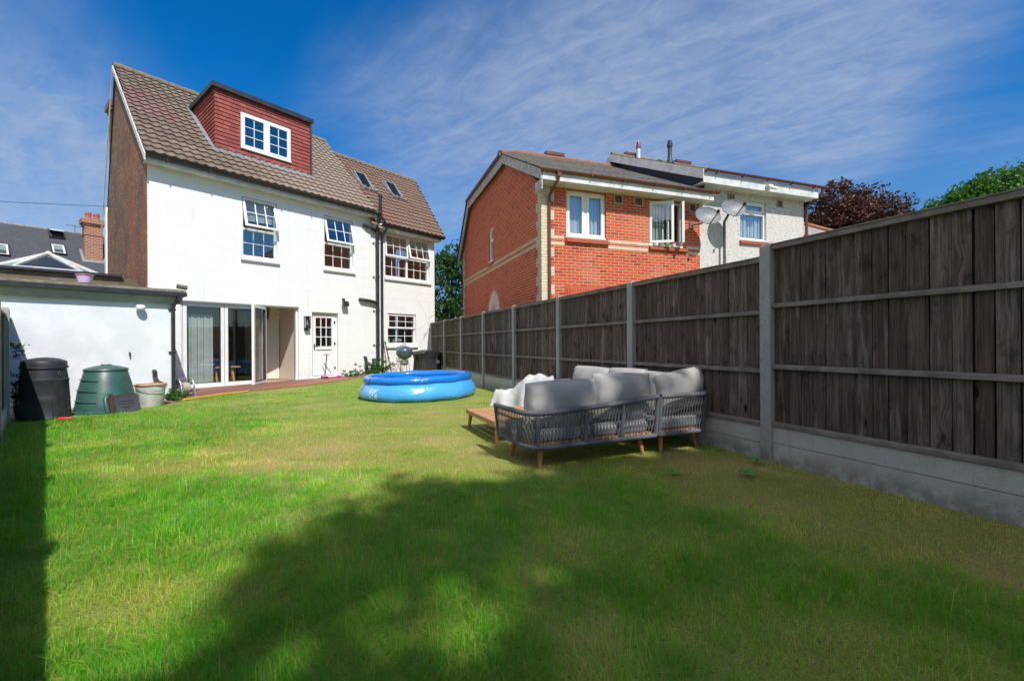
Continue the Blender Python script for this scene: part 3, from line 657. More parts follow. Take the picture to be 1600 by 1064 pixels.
f = MB(); f.box(DX0+.1, DX1-.1, DY+.9, DY+.95, DZ0, DZ1); obj('dormer_back', f, M_dark, dor)
# roof lights
sl_ = math.atan2(3.81, 4.22)
for (a, b, y0) in ((6.90, 7.52, 1.62), (8.30, 8.95, 1.62)):
    M = Matrix.Translation((0, y0, 5.36+(3.81/4.22)*(y0+.37))) @ Matrix.Rotation(sl_, 4, 'X')
    f = MB(); frame_boxes(f, a, b, 0, 1.3, -.11, .02, .06)
    M2 = M @ Matrix.Rotation(R(-90), 4, 'X') @ Matrix.Scale(1, 4)
    Mf = M @ Matrix(((1,0,0,0),(0,0,1,0),(0,-1,0,0),(0,0,0,1)))
    sk = obj('roof_window', f, M_lead, roof2, mtx=Mf)
    Ms = Matrix.Translation((0, -.07, .75)) @ Matrix.Rotation(R(9), 4, 'X')
    s = MB(); frame_boxes(s, a+.05, b-.05, -.66, .5, -.06, 0, .06); obj('roof_window_sash', s, M_lead, roof2, mtx=Mf @ Ms)
    obj('roof_window_pane', MB().box(a+.11, b-.11, -.035, -.02, -.6, .44), M_glassd, roof2, mtx=Mf @ Ms)
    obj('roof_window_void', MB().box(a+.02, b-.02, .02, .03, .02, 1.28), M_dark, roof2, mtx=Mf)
# windows
sash_window(wh, *winA, 4.46, [17], blind=.36); sash_window(wh, *winB, 4.46, [15])
wc = sash_window(wh, *winC, 4.40, [4, 13], blind=.3)
sash_window(wh, *winD, 1.76, [0], blind=0, sill_z=1.08)
# back door, half glazed
f = MB(); a, b, c, d = bdr; frame_boxes(f, a, b, c, d, .12, .20, .06)
df = obj('back_door', f, M_upvc, wh, bevel=.004)
f = MB(); frame_boxes(f, a+.07, b-.07, c+.07, d-.07, .10, .16, .10); f.box(a+.17, b-.17, .10, .16, 1.0, 1.10)
glazing_bars(f, a+.17, b-.17, 1.10, d-.17, .115, .145, 3, 3, .026); f.box(a+.17, b-.17, .125, .15, c+.17, 1.0); f.box(a+.16, b-.2, .09, .1, 1.0, 1.012)
obj('door_leaf', f, M_upvc, df, bevel=.004); pane(df, a+.17, b-.17, 1.10, d-.17, .13)
obj('handle', MB().box(a+.1, a+.12, .06, .10, 1.0, 1.18).tube([(a+.11, .07, 1.13), (a+.23, .07, 1.13)], .009, 8), M_lamp, df)
for z in (1.85, 1.15, .35): obj('hinge', MB().box(b-.1, b-.05, .085, .1, z, z+.08), M_lamp, df)
obj('door_step', MB().box(a-.03, b+.03, -.05, .11, -.05, .095), M_sill, df)
# folding patio doors, one leaf standing open
a, b, c, d = bif
f = MB(); f.box(a, a+.05, .07, .16, c, d); f.box(b-.05, b, .07, .16, c, d); f.box(a+.05, b-.05, .07, .16, d-.05, d); f.box(a-.02, b+.02, -.05, .2, c-.06, c+.045)
pd = obj('patio_door', f, M_upvc, wh, bevel=.004)
obj('door_lintel', MB().box(a-.01, b+.01, -.012, .06, d-.03, d+.008), simple('lintel grey', (.22, .22, .21), None, rough=.6), pd)
def leaf_mesh(wd, h):
    f = MB(); frame_boxes(f, 0, wd, 0, h, -.03, .035, .085); return f
hh = d-.05-c-.05
for (x, wd, an) in ((.72, .93, 0), (1.665, 1.02, 0), (2.72, 0.93, -130)):
    M = Matrix.Translation((x, .10, c+.05)) @ Matrix.Rotation(R(an), 4, 'Z')
    lf = obj('door_leaf', leaf_mesh(wd, hh), M_upvc, wh, mtx=M, bevel=.004)
    obj('pane', MB().box(.085, wd-.085, -.006, .006, .085, hh-.085), M_glassp, lf)
    g_ = MB(); frame_boxes(g_, .081, wd-.081, .081, hh-.081, -.036, .041, .012); obj('glazing_gasket', g_, M_gap, lf)
    if an or x > 1: 
        hx = wd-.045; g_ = MB(); g_.box(hx-.014, hx+.014, -.042, -.03, .85, 1.1); g_.tube([(hx, -.04, 1.0), (hx, -.075, 1.0), (hx-.12, -.075, 1.0)], .009, 8); g_.box(hx-.014, hx+.014, .035, .047, .85, 1.1); g_.tube([(hx, .045, 1.0), (hx, .08, 1.0), (hx-.12, .08, 1.0)], .009, 8)
        obj('handle', g_, M_steel, lf, smooth=40)

# ---- things inside the white house
f = MB()
for i in range(9): x = .80+i*.072; f.box(x, x+.066, .27+.015*(i % 2), .285+.015*(i % 2), .08, 1.98)
t = obj('curtain', f, simple('grey patio curtain', (.44, .46, .45), (.36, .38, .37), 4, .85), loc=H.o, rotz=H.a); tag(t, 'white hanging curtain behind the left patio door leaf', 'curtain')
so_ = thing('indoor_sofa', 'grey indoor sofa with cushions seen through the patio door glass', 'sofa', H.w(1.7, 3.1, .03), H.a)
obj('seat', MB().box(-.95, .95, -.45, .4, .12, .42), M_sofai, so_, bevel=.05); obj('backrest', MB().box(-.95, .95, .25, .45, .42, .82), M_sofai, so_, bevel=.06)
for s in (-1, 1): obj('armrest', MB().box(s*.95-.1, s*.95+.1, -.45, .45, .12, .6), M_sofai, so_, bevel=.05)
tb = thing('wooden_bench', 'small wooden trestle bench just inside the patio doors', 'bench', H.w(1.95, 1.15, .03), H.a)
obj('bench_top', MB().box(-.38, .42, -.16, .16, .46, .5), M_teak, tb, bevel=.006)
for s in (-1, 1): obj('leg', MB().bar((s*.22+.03, -.14, 0), (s*.22, -.03, .46), .06, .04).bar((s*.22+.03, .14, 0), (s*.22, .03, .46), .06, .04).bar((s*.22, -.1, .2), (s*.22, .1, .2), .04, .03), M_teak, tb)

t = obj('green_tin', MB().box(-.09, .09, -.07, .07, 0, .26).box(-.095, .095, -.075, .075, .26, .29), simple('mint tin', (.45, .68, .55), (.4, .6, .5), 6, .4), loc=H.w(7.10, .42, 1.12), rotz=H.a, bevel=.01); tag(t, 'pale green tin behind the ground floor sash window, left of the white box', 'tin')
t = obj('white_box', MB().box(-.17, .17, -.10, .10, 0, .24), M_upvc, loc=H.w(7.52, .42, 1.12), rotz=H.a, bevel=.015); tag(t, 'white bread bin shaped box behind the ground floor sash window', 'box')
obj('lid_slot', MB().box(-.13, .13, -.104, -.098, .13, .16), M_lamp, t)
f = MB().lathe([(0, 0), (.05, 0), (.07, .1), (0, .1)], 14); t = obj('potted_flower', f, M_clay, loc=H.w(8.27, .36, 3.66)); tag(t, 'small pot with a pink flower inside the upper right sash window', 'potted flower')
obj('flower', MB().lathe([(0, .1), (.06, .14), (.05, .2), (0, .23)], 9), M_pink, t)
obj('kitchen_worktop', MB().box(6.4, 9.0, .29, .75, 1.04, 1.115), M_floor, wh); obj('window_board', MB().box(6.8, 8.8, .285, .50, 3.60, 3.655), M_upvc2, wh)

# ================================================================== GARAGE with flat roof
ga = thing('flat_roof_garage', 'white painted flat roofed garage with mossy coping and dark downpipe at its corner', 'garage', H.o, H.a)
f = MB(); f.box(-4.2, 0, -2.2, -1.98, -.3, 2.22); f.prism([(-.02, -1.98, -.3), (-.02, -.0, -.3), (-.02, -.0, 2.22), (-.02, -1.98, 2.22)], (-.2, 0, 0)); f.box(-4.2, -.3, 2.6, 2.8, -.3, 2.2)
obj('wall', f, M_gar, ga)
f = MB(); f.prism([(-4.2, -2.28, 2.03), (-4.2, -2.2, 2.03), (-4.2, -2.2, 2.22), (-4.2, -2.34, 2.22), (-4.2, -2.34, 2.16)], (4.32, 0, 0)); f.box(-4.2, .08, -2.30, -2.285, 2.13, 2.145)
obj('fascia', f, M_gfas, ga)
f = MB(); f.box(-4.2, .17, -2.42, -2.40, 2.19, 2.27); f.box(.17, .19, -2.42, 0, 2.19, 2.27); f.box(-4.2, .17, -2.40, -2.2, 2.222, 2.235); obj('drip_edge', f, M_black, ga)
f = MB(); f.prism([(-4.2, -2.41, 2.24), (-4.2, -2.38, 2.315), (-4.2, -2.05, 2.36), (-4.2, -2.0, 2.25)], (4.38, 0, 0)); f.prism([(.18, -2.0, 2.25), (.18, -.01, 2.25), (.12, -.01, 2.37), (.12, -2.0, 2.37)], (-.22, 0, 0))
f.box(-4.2, -.04, -2.0, 2.8, 2.2, 2.26); f.tube([(.02, -2.38, 2.40), (.2, -2.38, 2.38)], .05, 8)
obj('coping', f, M_moss, ga)
f = MB(); f.tube([(.05, -2.35, 2.22), (.05, -2.33, 2.12), (.0, -2.26, 2.02), (-.02, -2.25, 1.93), (-.02, -2.25, .08)], .036, 10); f.box(.02, .11, -2.42, -2.33, 2.10, 2.24)
for z in (1.0, 1.9): f.box(-.09, .04, -2.24, -2.2, z, z+.03)
obj('downpipe', f, M_black, ga, smooth=40)
obj('corner_board', MB().box(-.005, .025, -2.23, -2.1, .02, 2.05), M_upvc2, ga)
obj('wall_hook', MB().tube([(-.72, -2.19, 1.02), (-.72, -2.24, 1.02), (-.72, -2.24, .94)], .014, 6), M_black, ga)
obj('overflow_pipe', MB().tube([(-.33, -2.19, .63), (-.33, -2.25, .62), (-.33, -2.25, .5), (-.29, -2.30, .40), (-.22, -2.34, .36)], .04, 8), M_black, ga)

# ================================================================== RED BRICK HOUSE
bh = thing('red_brick_house', 'red and buff brick house with half hipped grey tiled roof behind the timber fence', 'house', BH.o, BH.a)
w1 = (.66, 1.78, 3.76, 4.92); w2 = (3.08, 4.14, 3.73, 4.92); gw = (3.99, 4.46, 3.86, 4.98)
obj('front_wall', MB().wall(0, 4.72, -.3, 5.0, .001, .25, [w1, w2]), M_bx, bh)
f = MB(); f.wall(.001, 8.35, -.3, 5.0, 0, .25, [gw])
f.add([(.001, 0, 5.0), (8.35, 0, 5.0), (6.75, 0, 6.62), (2.58, 0, 6.62)], [(0, 1, 2, 3)])
f.v = [(y, x, z) for x, y, z in f.v]; f.f = [t[::-1] for t in f.f]
obj('gable_wall', f, M_by, bh)
f = MB(); f.box(.2, 8.5, 8.2, 8.4, -.3, 5.0); f.box(.3, 4.6, 2.9, 3.0, 2.4, 5.0); f.box(2.4, 2.5, .3, 3.0, 2.4, 5.0); f.box(.26, 4.6, .26, 8.1, 2.3, 2.4); f.box(.26, 4.6, .26, 8.1, 4.97, 5.0); obj('partition_wall', f, M_dark, bh)
f = MB()
segs = [(.235, .60), (1.84, 3.03), (4.28, 4.715)]
for z in (3.55, 3.70):
    for a, b in segs: obj('brick_band', MB().box(a, b, -.003, .05, z, z+.075), M_buffx, bh)
f = MB()
for z in (3.55, 3.70): obj('brick_band', MB().box(-.003, .05, .24, 8.1, z, z+.075), M_buffy, bh)
f = MB(); q = MB(); q2 = MB(); z = 1.0; i = 0
while z < 4.95:
    zz = min(z+.225, 4.97); wx = .337 if i % 2 == 0 else .225; wy = .225 if i % 2 == 0 else .337
    f.box(-.003, wx, -.0035, .06, z, zz); q.box(-.0035, .06, -.002, wy, z, zz); q2.box(-.0035, .06, 8.36-wy, 8.36, z, zz); z += .225; i += 1
obj('quoin', f, M_buffx, bh); obj('quoin', q, M_buffy, bh); obj('quoin', q2, M_buffy, bh)
obj('brick_lintel', MB().box(.62, 2.4, -.004, .05, 2.33, 2.56), M_sol, bh)
obj('lower_window_head', MB().box(.7, 2.3, -.0045, .05, 2.0, 2.328), M_upvc, bh)
# roofs
pl = lambda y: 5.2+.5156*(y+.4)
f = MB(); hx = lambda y: -.18 if y < 2.58 else -.18+(y-2.58)*.69
tile_rows(f, hx, lambda y: 4.76, -.42, pl(-.42), 4.1, pl(4.1), .115, 0, 1, th=.016)
f.add([(-.18, 2.58, pl(2.58)), (-.18, 6.85, 6.70), (.87, 4.1, pl(4.1))], [(0, 2, 1)])
f.add([(.87, 4.1, pl(4.1)), (4.9, 4.1, pl(4.1)), (4.9, 8.7, 4.75), (-.18, 8.7, 4.75), (-.18, 6.85, 6.70)], [(0, 1, 2, 3, 4)])
f.add([(-.18, -.4, 5.17), (4.72, -.4, 5.17), (4.72, 4.1, 7.47), (.87, 4.1, 7.47), (-.1, 2.58, 6.7)], [(0, 1, 2, 3, 4)])
br_ = obj('roof', f, M_flat, bh)
f = MB()
for i in range(9): a = .87+i*.44; f.tube([(a, 4.1, pl(4.1)-.02), (a+.43, 4.1, pl(4.1)-.02)], .11, 10)
f.tube([(-.2, 2.58, pl(2.58)), (.87, 4.1, pl(4.1))], .09, 8)
obj('ridge_tile', f, M_clay2 if 'M_clay2' in globals() else simple('orange brown ridge', (.26, .12, .06), (.2, .11, .07), 9, .85), br_, smooth=50)
f = MB(); f.box(1.9, 2.6, 4.0, 4.2, 7.60, 7.70); obj('ridge_vent', f, M_brown, br_)
f = MB(); gutter(f, -.2, 4.98, -.44, 5.17, .06); obj('gutter', f, M_brown, bh, smooth=40)
f = MB(); f.prism([(-.24, 2.56, 6.75), (-.24, 6.87, 6.68), (-.24, 6.87, 6.60), (-.24, 2.56, 6.66)], (.1, 0, 0)); obj('hip_gutter', f, M_brown, bh)
f = MB(); f.box(-.17, 4.84, -.40, -.375, 4.945, 5.12); f.box(-.15, 4.84, -.375, -.001, 4.95, 4.968); f.box(4.72, 4.84, -.40, -.002, 4.94, 4.949); obj('fascia', f, M_upvc2, bh)
f = MB()
def bb(a, b, d1, x=-.16, t=.03): f.prism([(x, a[0], a[1]), (x, b[0], b[1]), (x, b[0], b[1]-d1), (x, a[0], a[1]-d1)], (t, 0, 0))
bb((-.4, pl(-.4)-.02), (2.6, pl(2.6)-.02), .26); bb((2.58, 6.68), (6.85, 6.62), .28, -.163); bb((6.83, 6.66), (8.7, 4.72), .34, -.158); f.box(-.16, -.13, -.40, -.0, 4.72, 4.95)
obj('bargeboard', f, M_board, bh)
f = MB(); f.prism([(-.2, 6.86, 6.72), (-.2, 8.74, 4.74), (-.2, 8.74, 4.66), (-.2, 6.86, 6.64)], (.05, 0, 0)); obj('verge_strip', f, M_black, bh)
f = MB(); f.tube([(.26, -.43, 5.12), (.26, -.43, 5.0), (.22, -.3, 4.86), (.19, -.06, 4.70), (.19, -.05, 4.6), (.19, -.05, .2)], .034, 10); f.box(.21, .31, -.48, -.37, 5.03, 5.13)
obj('downpipe', f, M_brown, bh, smooth=40)
M_vent = simple('vent buff', (.4, .33, .25), None, rough=.7)
def air_vent(root, a, b, c, d):
    f = MB(); frame_boxes(f, a, b, c, d, -.02, .01, .03); v_ = obj('air_vent', f, M_vent, root)
    f = MB().box(a+.03, b-.03, .002, .008, c+.03, d-.03)
    for i in range(4): x = a+.03+(b-a-.06)*(i+.5)/4; f.box(x-.012, x+.012, -.014, .003, c+.03, d-.03)
    obj('vent_grille', f, M_black, v_)
for (a, b) in ((2.01, 2.27), (2.61, 2.88), (4.36, 4.60)): air_vent(bh, a, b, 4.70, 4.94)
def tile_sill(par, x0, x1, z): obj('sill', MB().prism([(x0, -.07, z-.10), (x0, .04, z-.10), (x0, .04, z+.0), (x0, -.07, z-.02)], (x1-x0, 0, 0)), M_sill2, par)
# two-light casement
f = MB(); a, b, c, d = w1; frame_boxes(f, a, b, c, d, .06, .13, .05); f.box((a+b)/2-.035, (a+b)/2+.035, .06, .13, c+.05, d-.05); f.box(a-.02, b+.02, .01, .06, c-.02, c+.03)
for (p, q) in ((a+.05, (a+b)/2-.035), ((a+b)/2+.035, b-.05)): frame_boxes(f, p, q, c+.05, d-.05, .045, .10, .065)
wn = obj('window', f, M_upvc, bh, bevel=.004); pane(wn, a+.1, b-.1, c+.1, d-.1, .08); tile_sill(wn, a-.02, b+.06, c-.03)
f = MB()
for i in range(26):
    x = a+.09+i*(b-a-.18)/26; 
    if abs(x-(a+b)/2) < .05: continue
    f.box(x, x+(b-a-.18)/26+.004, .20+.022*math.sin(i*1.9), .215+.022*math.sin(i*1.9), c+.08, d-.08)
obj('curtain', f, M_curt, wn)
# window with two casements swung outward
f = MB(); a, b, c, d = w2; frame_boxes(f, a, b, c, d, .06, .13, .05); f.box((a+b)/2+.1, (a+b)/2+.15, .06, .13, c+.05, d-.05); f.box(a-.02, b+.02, .0, .06, c-.02, c+.03)
wn = obj('window', f, M_upvc, bh, bevel=.004, label='window with both casements swung outward'); tile_sill(wn, a-.02, b+.14, c-.03)
for (x, wd, an, nm) in ((a+.04, .62, -27, 1), (b-.04, .42, -180+62, 2)):
    M = Matrix.Translation((x, .05, c+.05)) @ Matrix.Rotation(R(an), 4, 'Z'); h_ = d-c-.10
    s = MB(); frame_boxes(s, 0, wd, 0, h_, -.03, .03, .065); obj('sash', s, M_upvc, wn, mtx=M, bevel=.004)
    obj('pane', MB().box(.065, wd-.065, -.006, .006, .065, h_-.065), M_glass, wn, mtx=M)
f = MB()
for i in range(6): f.box(a+.06+i*.1, a+.13+i*.1, .2, .22, c+.1, d-.1)
obj('net_curtain', f, M_curt, wn)
# small gable window
f = MB(); frame_boxes(f, gw[0], gw[1], gw[2], gw[3], .03, .10, .06); f.box(gw[0]+.06, gw[1]-.06, .03, .10, 4.52, 4.60); f.box(gw[0]-.02, gw[1]+.02, -.02, .03, 3.84, 3.88)
f.v = [(y, x, z) for x, y, z in f.v]; f.f = [t[::-1] for t in f.f]
wn = obj('gable_window', f, M_upvc, bh); f = MB().box(.06, .07, gw[0]+.06, gw[1]-.06, gw[2]+.06, gw[3]-.06); obj('pane', f, M_glass, wn)
obj('sill', MB().box(-.05, .04, gw[0]-.03, gw[1]+.15, 3.75, 3.83), M_sill2, wn)
# pots on the sill of the open window
f = MB()
cols = []
pt = thing('plant_pot', 'small white pots and a pink flower on the sill of the open casement window', 'plant pots', BH.w(3.25, -.0, 3.70), BH.a)
f = MB()
for i in range(4): f.lathe([(0, 0), (.05, 0), (.065, .085), (.055, .085), (.04, .02), (0, .02)], 12, (i*.19, -.04, 0))
obj('pot', f, M_upvc, pt, smooth=40)
f = MB(); f.lathe([(0, -.04), (.05, -.02), (.06, .03), (0, .06)], 9, (.62, -.06, .1)); obj('flower', f, M_pink, pt, smooth=60)

# ================================================================== PEBBLEDASH HOUSE
ph = thing('pebbledash_house', 'pebbledashed house with brown gutter adjoining the red brick house on its right', 'house', BH.o, BH.a)
pw = (6.16, 7.15, 4.10, 5.22); PX0, PX1 = 4.722, 8.66
f = MB(); f.wall(PX0, PX1, -.3, 5.5, -.004, .25, [pw]); f.box(PX1-.22, PX1-.002, .25, 8.4, -.3, 5.5); f.add([(PX1-.01, 0, 5.5), (PX1-.01, 8.4, 5.5), (PX1-.01, 4.1, 7.8)], [(0, 1, 2)])
obj('wall', f, M_peb, ph)
f = MB(); f.box(PX0, 8.4, 2.4, 2.5, 2.4, 5.4); f.box(PX0, 8.4, .26, 2.4, 5.4, 5.45); obj('partition_wall', f, M_dark, ph)
pp = lambda y: 5.76+.489*(y+.4)
f = MB(); tile_rows(f, lambda y: 4.50, lambda y: 8.80, -.42, pp(-.42), 4.1, pp(4.1), .115, 0, 1, th=.016)
f.add([(4.5, 4.1, pp(4.1)), (8.8, 4.1, pp(4.1)), (8.8, 8.7, 5.6), (4.5, 8.7, 5.6)], [(0, 1, 2, 3)]); f.add([(4.5, -.4, 5.73), (8.8, -.4, 5.73), (8.8, 4.1, 7.93), (4.5, 4.1, 7.93)], [(0, 1, 2, 3)])
pr = obj('roof', f, M_flat, ph)
f = MB()
for i in range(10): a = 4.5+i*.43; f.tube([(a, 4.1, pp(4.1)-.03), (a+.42, 4.1, pp(4.1)-.03)], .11, 10)
obj('ridge_tile', f, M_ridge, pr, smooth=50)
f = MB(); f.box(5.05, 5.5, 4.0, 4.2, 8.02, 8.10); f.box(7.3, 8.0, 4.0, 4.2, 8.02, 8.12); obj('ridge_vent', f, M_brown, pr)
obj('flue_pipe', MB().lathe([(.0, 0), (.07, 0), (.07, .42), (.085, .42), (.075, .52), (.05, .66), (0, .66)], 14, (5.52, 3.9, pp(3.9)-.05)), [M_upvc2], pr, smooth=40)
obj('flue_cap', MB().lathe([(.0, .0), (.088, .0), (.08, .12), (.055, .24), (0, .24)], 14, (5.52, 3.9, pp(3.9)+.36)), M_brown, pr, smooth=40)
obj('flue_pipe', MB().lathe([(.0, 0), (.17, 0), (.10, .14), (.075, .2), (.075, .62), (.10, .63), (.10, .74), (.08, .75), (.07, .86), (0, .87)], 14, (6.62, 3.55, pp(3.55)-.03)), M_black, pr, smooth=40, label='tall black flue pipe')
f = MB(); f.prism([(4.47, -.42, pp(-.42)), (4.47, 4.1, pp(4.1)), (4.47, 4.1, pp(4.1)-.27), (4.47, -.42, pp(-.42)-.27)], (.03, 0, 0)); f.prism([(4.47, 4.1, pp(4.1)), (4.47, 8.7, 5.6), (4.47, 8.7, 5.35), (4.47, 4.1, pp(4.1)-.27)], (.03, 0, 0)); obj('bargeboard', f, M_upvc2, ph)
f = MB(); f.prism([(4.70, -.2, 5.0), (4.70, -.2, pp(-.2)-.1), (4.70, 4.1, pp(4.1)-.1), (4.70, 8.2, 5.7), (4.70, 8.2, 5.0)], (.02, 0, 0)); obj('side_cladding', f, M_navy, ph)
f = MB(); f.box(4.5, 8.75, -.40, -.375, 5.40, 5.68); f.box(4.5, 8.75, -.375, -.006, 5.41, 5.43); obj('fascia', f, M_upvc2, ph)
f = MB(); gutter(f, 4.5, 9.05, -.46, 5.735, .06); obj('gutter', f, M_brown, ph, smooth=40)
f = MB(); f.tube([(8.86, -.45, 5.70), (8.86, -.43, 5.56), (8.78, -.2, 5.36), (8.72, -.05, 5.25), (8.72, -.05, .2)], .04, 10); obj('downpipe', f, M_brown, ph, smooth=40)
f = MB(); a, b, c, d = pw; frame_boxes(f, a, b, c, d, .05, .12, .06); f.box(a+.06, b-.06, .05, .12, 4.84, 4.92); frame_boxes(f, a+.06, b-.06, 4.92, d-.06, .035, .09, .05); f.box(a-.02, b+.02, -.0, .05, c-.04, c+.02)
wn = obj('window', f, M_upvc, ph, bevel=.004); pane(wn, a+.06, b-.06, c+.06, d-.06, .08); tile_sill(wn, a-.03, b+.22, c-.03)
f = MB()
for i in range(22): x = a+.08+i*(b-a-.16)/22; f.box(x, x+(b-a-.16)/22+.004, .18+.02*math.sin(i*1.7), .195+.02*math.sin(i*1.7), c+.06, d-.07)
obj('curtain', f, M_curt, wn)
for (p, q) in ((5.70, 5.97), (7.56, 7.80)): air_vent(ph, p, q, 5.14, 5.36)

# satellite dishes
def dish(label, x, z, polebase, long_pole):
    t = thing('satellite_dish', label, 'satellite dish', BH.w(x, -.45, z), BH.a, 'satellite dishes on the brick and pebbledash houses')
    Md = Vector((-.22, -.90, .36)).to_track_quat('Z', 'Y').to_matrix().to_4x4()
    f = MB(); k = 24
    def df(u, v): r_ = u; a_ = v*2*math.pi; return (.34*r_*math.cos(a_), .265*r_*math.sin(a_), .075*r_*r_)
    f.grid(df, 8, k); f.grid(lambda u, v: (lambda p: (p[0]*1.004, p[1]*1.004, p[2]-.014))(df(u, v)), 8, k)
    f.tube([df(1, i/k) for i in range(k)], .009, 6, True)
    obj('reflector', f, M_dish, t, smooth=180, mtx=Md)
    e = Md @ Vector((0, -.26, .07)); fcl = Md @ Vector((.06, -.16, .38))
    obj('feed_arm', MB().tube([Md @ Vector((0, -.20, -.02)), e, fcl], .014, 6), M_black, t); obj('receiver_head', MB().bar(fcl-Vector((0, .0, .0)), fcl+(Md @ Vector((0, .035, .085))), .06, .06), M_black, t, bevel=.008)
    f = MB()
    if long_pole: f.tube([(-.0, .12, -.08), (.02, .30, -.25), (.02, .30, -2.2)], .036, 10)
    else: f.tube([(0, .03, -.03), (0, .2, -.12), (-.12, .44, -.12)], .022, 8); f.box(-.19, -.05, .425, .45, -.22, -.02)
    obj('mounting_pole', f, M_pole, t, smooth=50)
dish('grey satellite dish on a short bracket beside the open casement window', 4.55, 4.46, 0, False)
dish('grey satellite dish on a tall pole left of the pebbledash house window', 5.42, 4.74, 0, True)
fl = thing('floodlight', 'small white floodlight under the gutter of the pebbledash house', 'floodlight', BH.w(6.75, -.42, 5.5), BH.a)
obj('housing', MB().box(-.09, .09, -.1, .0, -.0, .05), M_upvc, fl, bevel=.008); obj('lamp_head', MB().box(-.02, .2, -.16, -.06, -.07, -.03), M_upvc, fl, bevel=.01)

# ================================================================== far low house on the right, far house between
lo = thing('low_hipped_house', 'low house with grey hipped roof seen over the fence below the copper tree', 'house', BH.w(9.0, .9), BH.a)
obj('wall', MB().box(0, 3.1, 0, 4.5, 0, 4.4), M_peb, lo)
f = MB(); f.add([(-.2, -.3, 4.6), (3.4, -.3, 4.6), (3.4, 4.8, 4.6), (-.2, 4.8, 4.6), (.5, 2.2, 6.2), (.6, 2.4, 6.2)], [(0, 1, 4), (1, 2, 5, 4), (2, 3, 5), (3, 0, 4, 5)]); ro = obj('roof', f, M_flat, lo)
f = MB(); f.tube([(3.42, -.32, 4.62), (.5, 2.2, 6.22)], .09, 8); obj('hip_tile', f, simple('orange hip tile', (.33, .15, .08), (.24, .12, .07), 9, .85), ro)
f = MB(); gutter(f, -.2, 3.42, -.36, 4.58, .06); obj('gutter', f, M_brown, lo); obj('fascia', MB().box(-.2, 3.4, -.30, -.27, 4.36, 4.56), M_upvc, lo)
fh = thing('distant_house', 'distant white house with orange roof in the gap at the end of the fence', 'house', (-7.2, 42, 0), .3)
obj('wall', MB().box(-2.5, 2.5, 0, 5, 0, 2.9), M_sill, fh); obj('roof', MB().prism([(-2.7, -.3, 2.9), (-2.7, 5.3, 2.9), (-2.7, 2.5, 3.55)], (3.4, 0, 0)), M_clay, fh)

# ================================================================== SLATE TERRACE on the far left
SLF = Frame((-30, 26), (.62, .785))
st = thing('slate_roof_house', 'dark slate roofed house with roof lights behind the garage on the far left', 'house', SLF.o, SLF.a)
f = MB(); f.box(-14, 12, -4.6, 4.6, -.1, 4.7); obj('wall', f, M_oldx, st)
f = MB(); tile_rows(f, lambda y: -14, lambda y: 14, -4.95, 4.58, 0, 8.45, .24, 0, 1, th=.012); f.add([(-14, 0, 8.45), (14, 0, 8.45), (14, 5, 4.5), (-14, 5, 4.5)], [(0, 1, 2, 3)]); f.add([(-14, -4.9, 4.56), (14, -4.9, 4.56), (14, 0, 8.4), (-14, 0, 8.4)], [(0, 1, 2, 3)])
sr = obj('roof', f, M_slate, st)
f = MB()
for i in range(40): a = -6+i*.46; f.tube([(a, 0, 8.42), (a+.45, 0, 8.42)], .10, 8)
obj('ridge_tile', f, simple('grey buff ridge', (.33, .28, .24), (.22, .19, .17), 6, .9), sr, smooth=50)
sa = math.atan2(3.87, 4.95); zr = lambda y: 8.45+.782*y
for (a, b, y0, y1, op) in ((-1.2, .17, -3.08, -2.1, 0), (1.8, 2.45, -2.45, -1.57, 0), (1.85, 2.53, -.92, -.16, 1)):
    Mf = Matrix.Translation((0, y0, zr(y0)+.02)) @ Matrix.Rotation(sa-math.pi/2, 4, 'X'); h_ = (y1-y0)/math.cos(sa)
    s = MB(); frame_boxes(s, a, b, 0, h_, -.12, .0, .06); rw = obj('roof_window', s, M_gap if not op else M_black, sr, mtx=Mf)
    s = MB(); frame_boxes(s, a+.06, b-.06, .06, h_-.06, -.10, -.02, .07)
    Ms = Matrix.Translation((0, -.05, h_-.05)) @ Matrix.Rotation(R(-28), 4, 'X') @ Matrix.Translation((0, 0, -h_+.05)) if op else Matrix.Identity(4)
    sh_ = obj('roof_window_sash', s, M_upvc, sr, mtx=Mf @ Ms)
    obj('pane', MB().box(a+.13, b-.13, -.07, -.05, .13, h_-.13), M_glass, sh_); obj('blind', MB().box(a+.13, b-.13, -.045, -.03, .13+(.4*h_ if not op else 0), h_-.13), M_blind, sh_)
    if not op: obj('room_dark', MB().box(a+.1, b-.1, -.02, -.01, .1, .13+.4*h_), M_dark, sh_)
# its brick chimney
ck = obj('chimney', MB().box(3.18, 4.0, -2.64, -1.84, 5.6, 8.55).box(3.14, 4.04, -2.68, -1.80, 7.95, 8.06).box(3.12, 4.06, -2.70, -1.78, 8.55, 8.66).box(3.05, 4.13, -2.77, -1.71, 8.66, 8.94), M_oldx, sr)
ck.data.materials.append(M_oldy)
for p_ in ck.data.polygons:
    if abs(p_.normal.x) > .5: p_.material_index = 1
for xx in (3.40, 3.78): obj('chimney_pot', MB().lathe([(0, 0), (.16, 0), (.14, .30), (.165, .31), (.165, .37), (.14, .38), (.14, .46), (.11, .46), (.11, .1), (0, .1)], 14, (xx, -2.24, 8.94)), M_clay, ck, smooth=40)
obj('flashing', MB().prism([(3.05, -2.85, zr(-2.85)+.03), (3.05, -1.7, zr(-1.7)+.03), (3.05, -1.7, zr(-1.7)+.06), (3.05, -2.85, zr(-2.85)+.06)], (1.1, 0, 0)), M_lead, ck)
ae = MB().tube([(3.1, .1, 8.3), (3.1, .1, 8.95)], .02, 6).tube([(2.7, .1, 8.9), (3.5, .1, 8.9)], .014, 5)
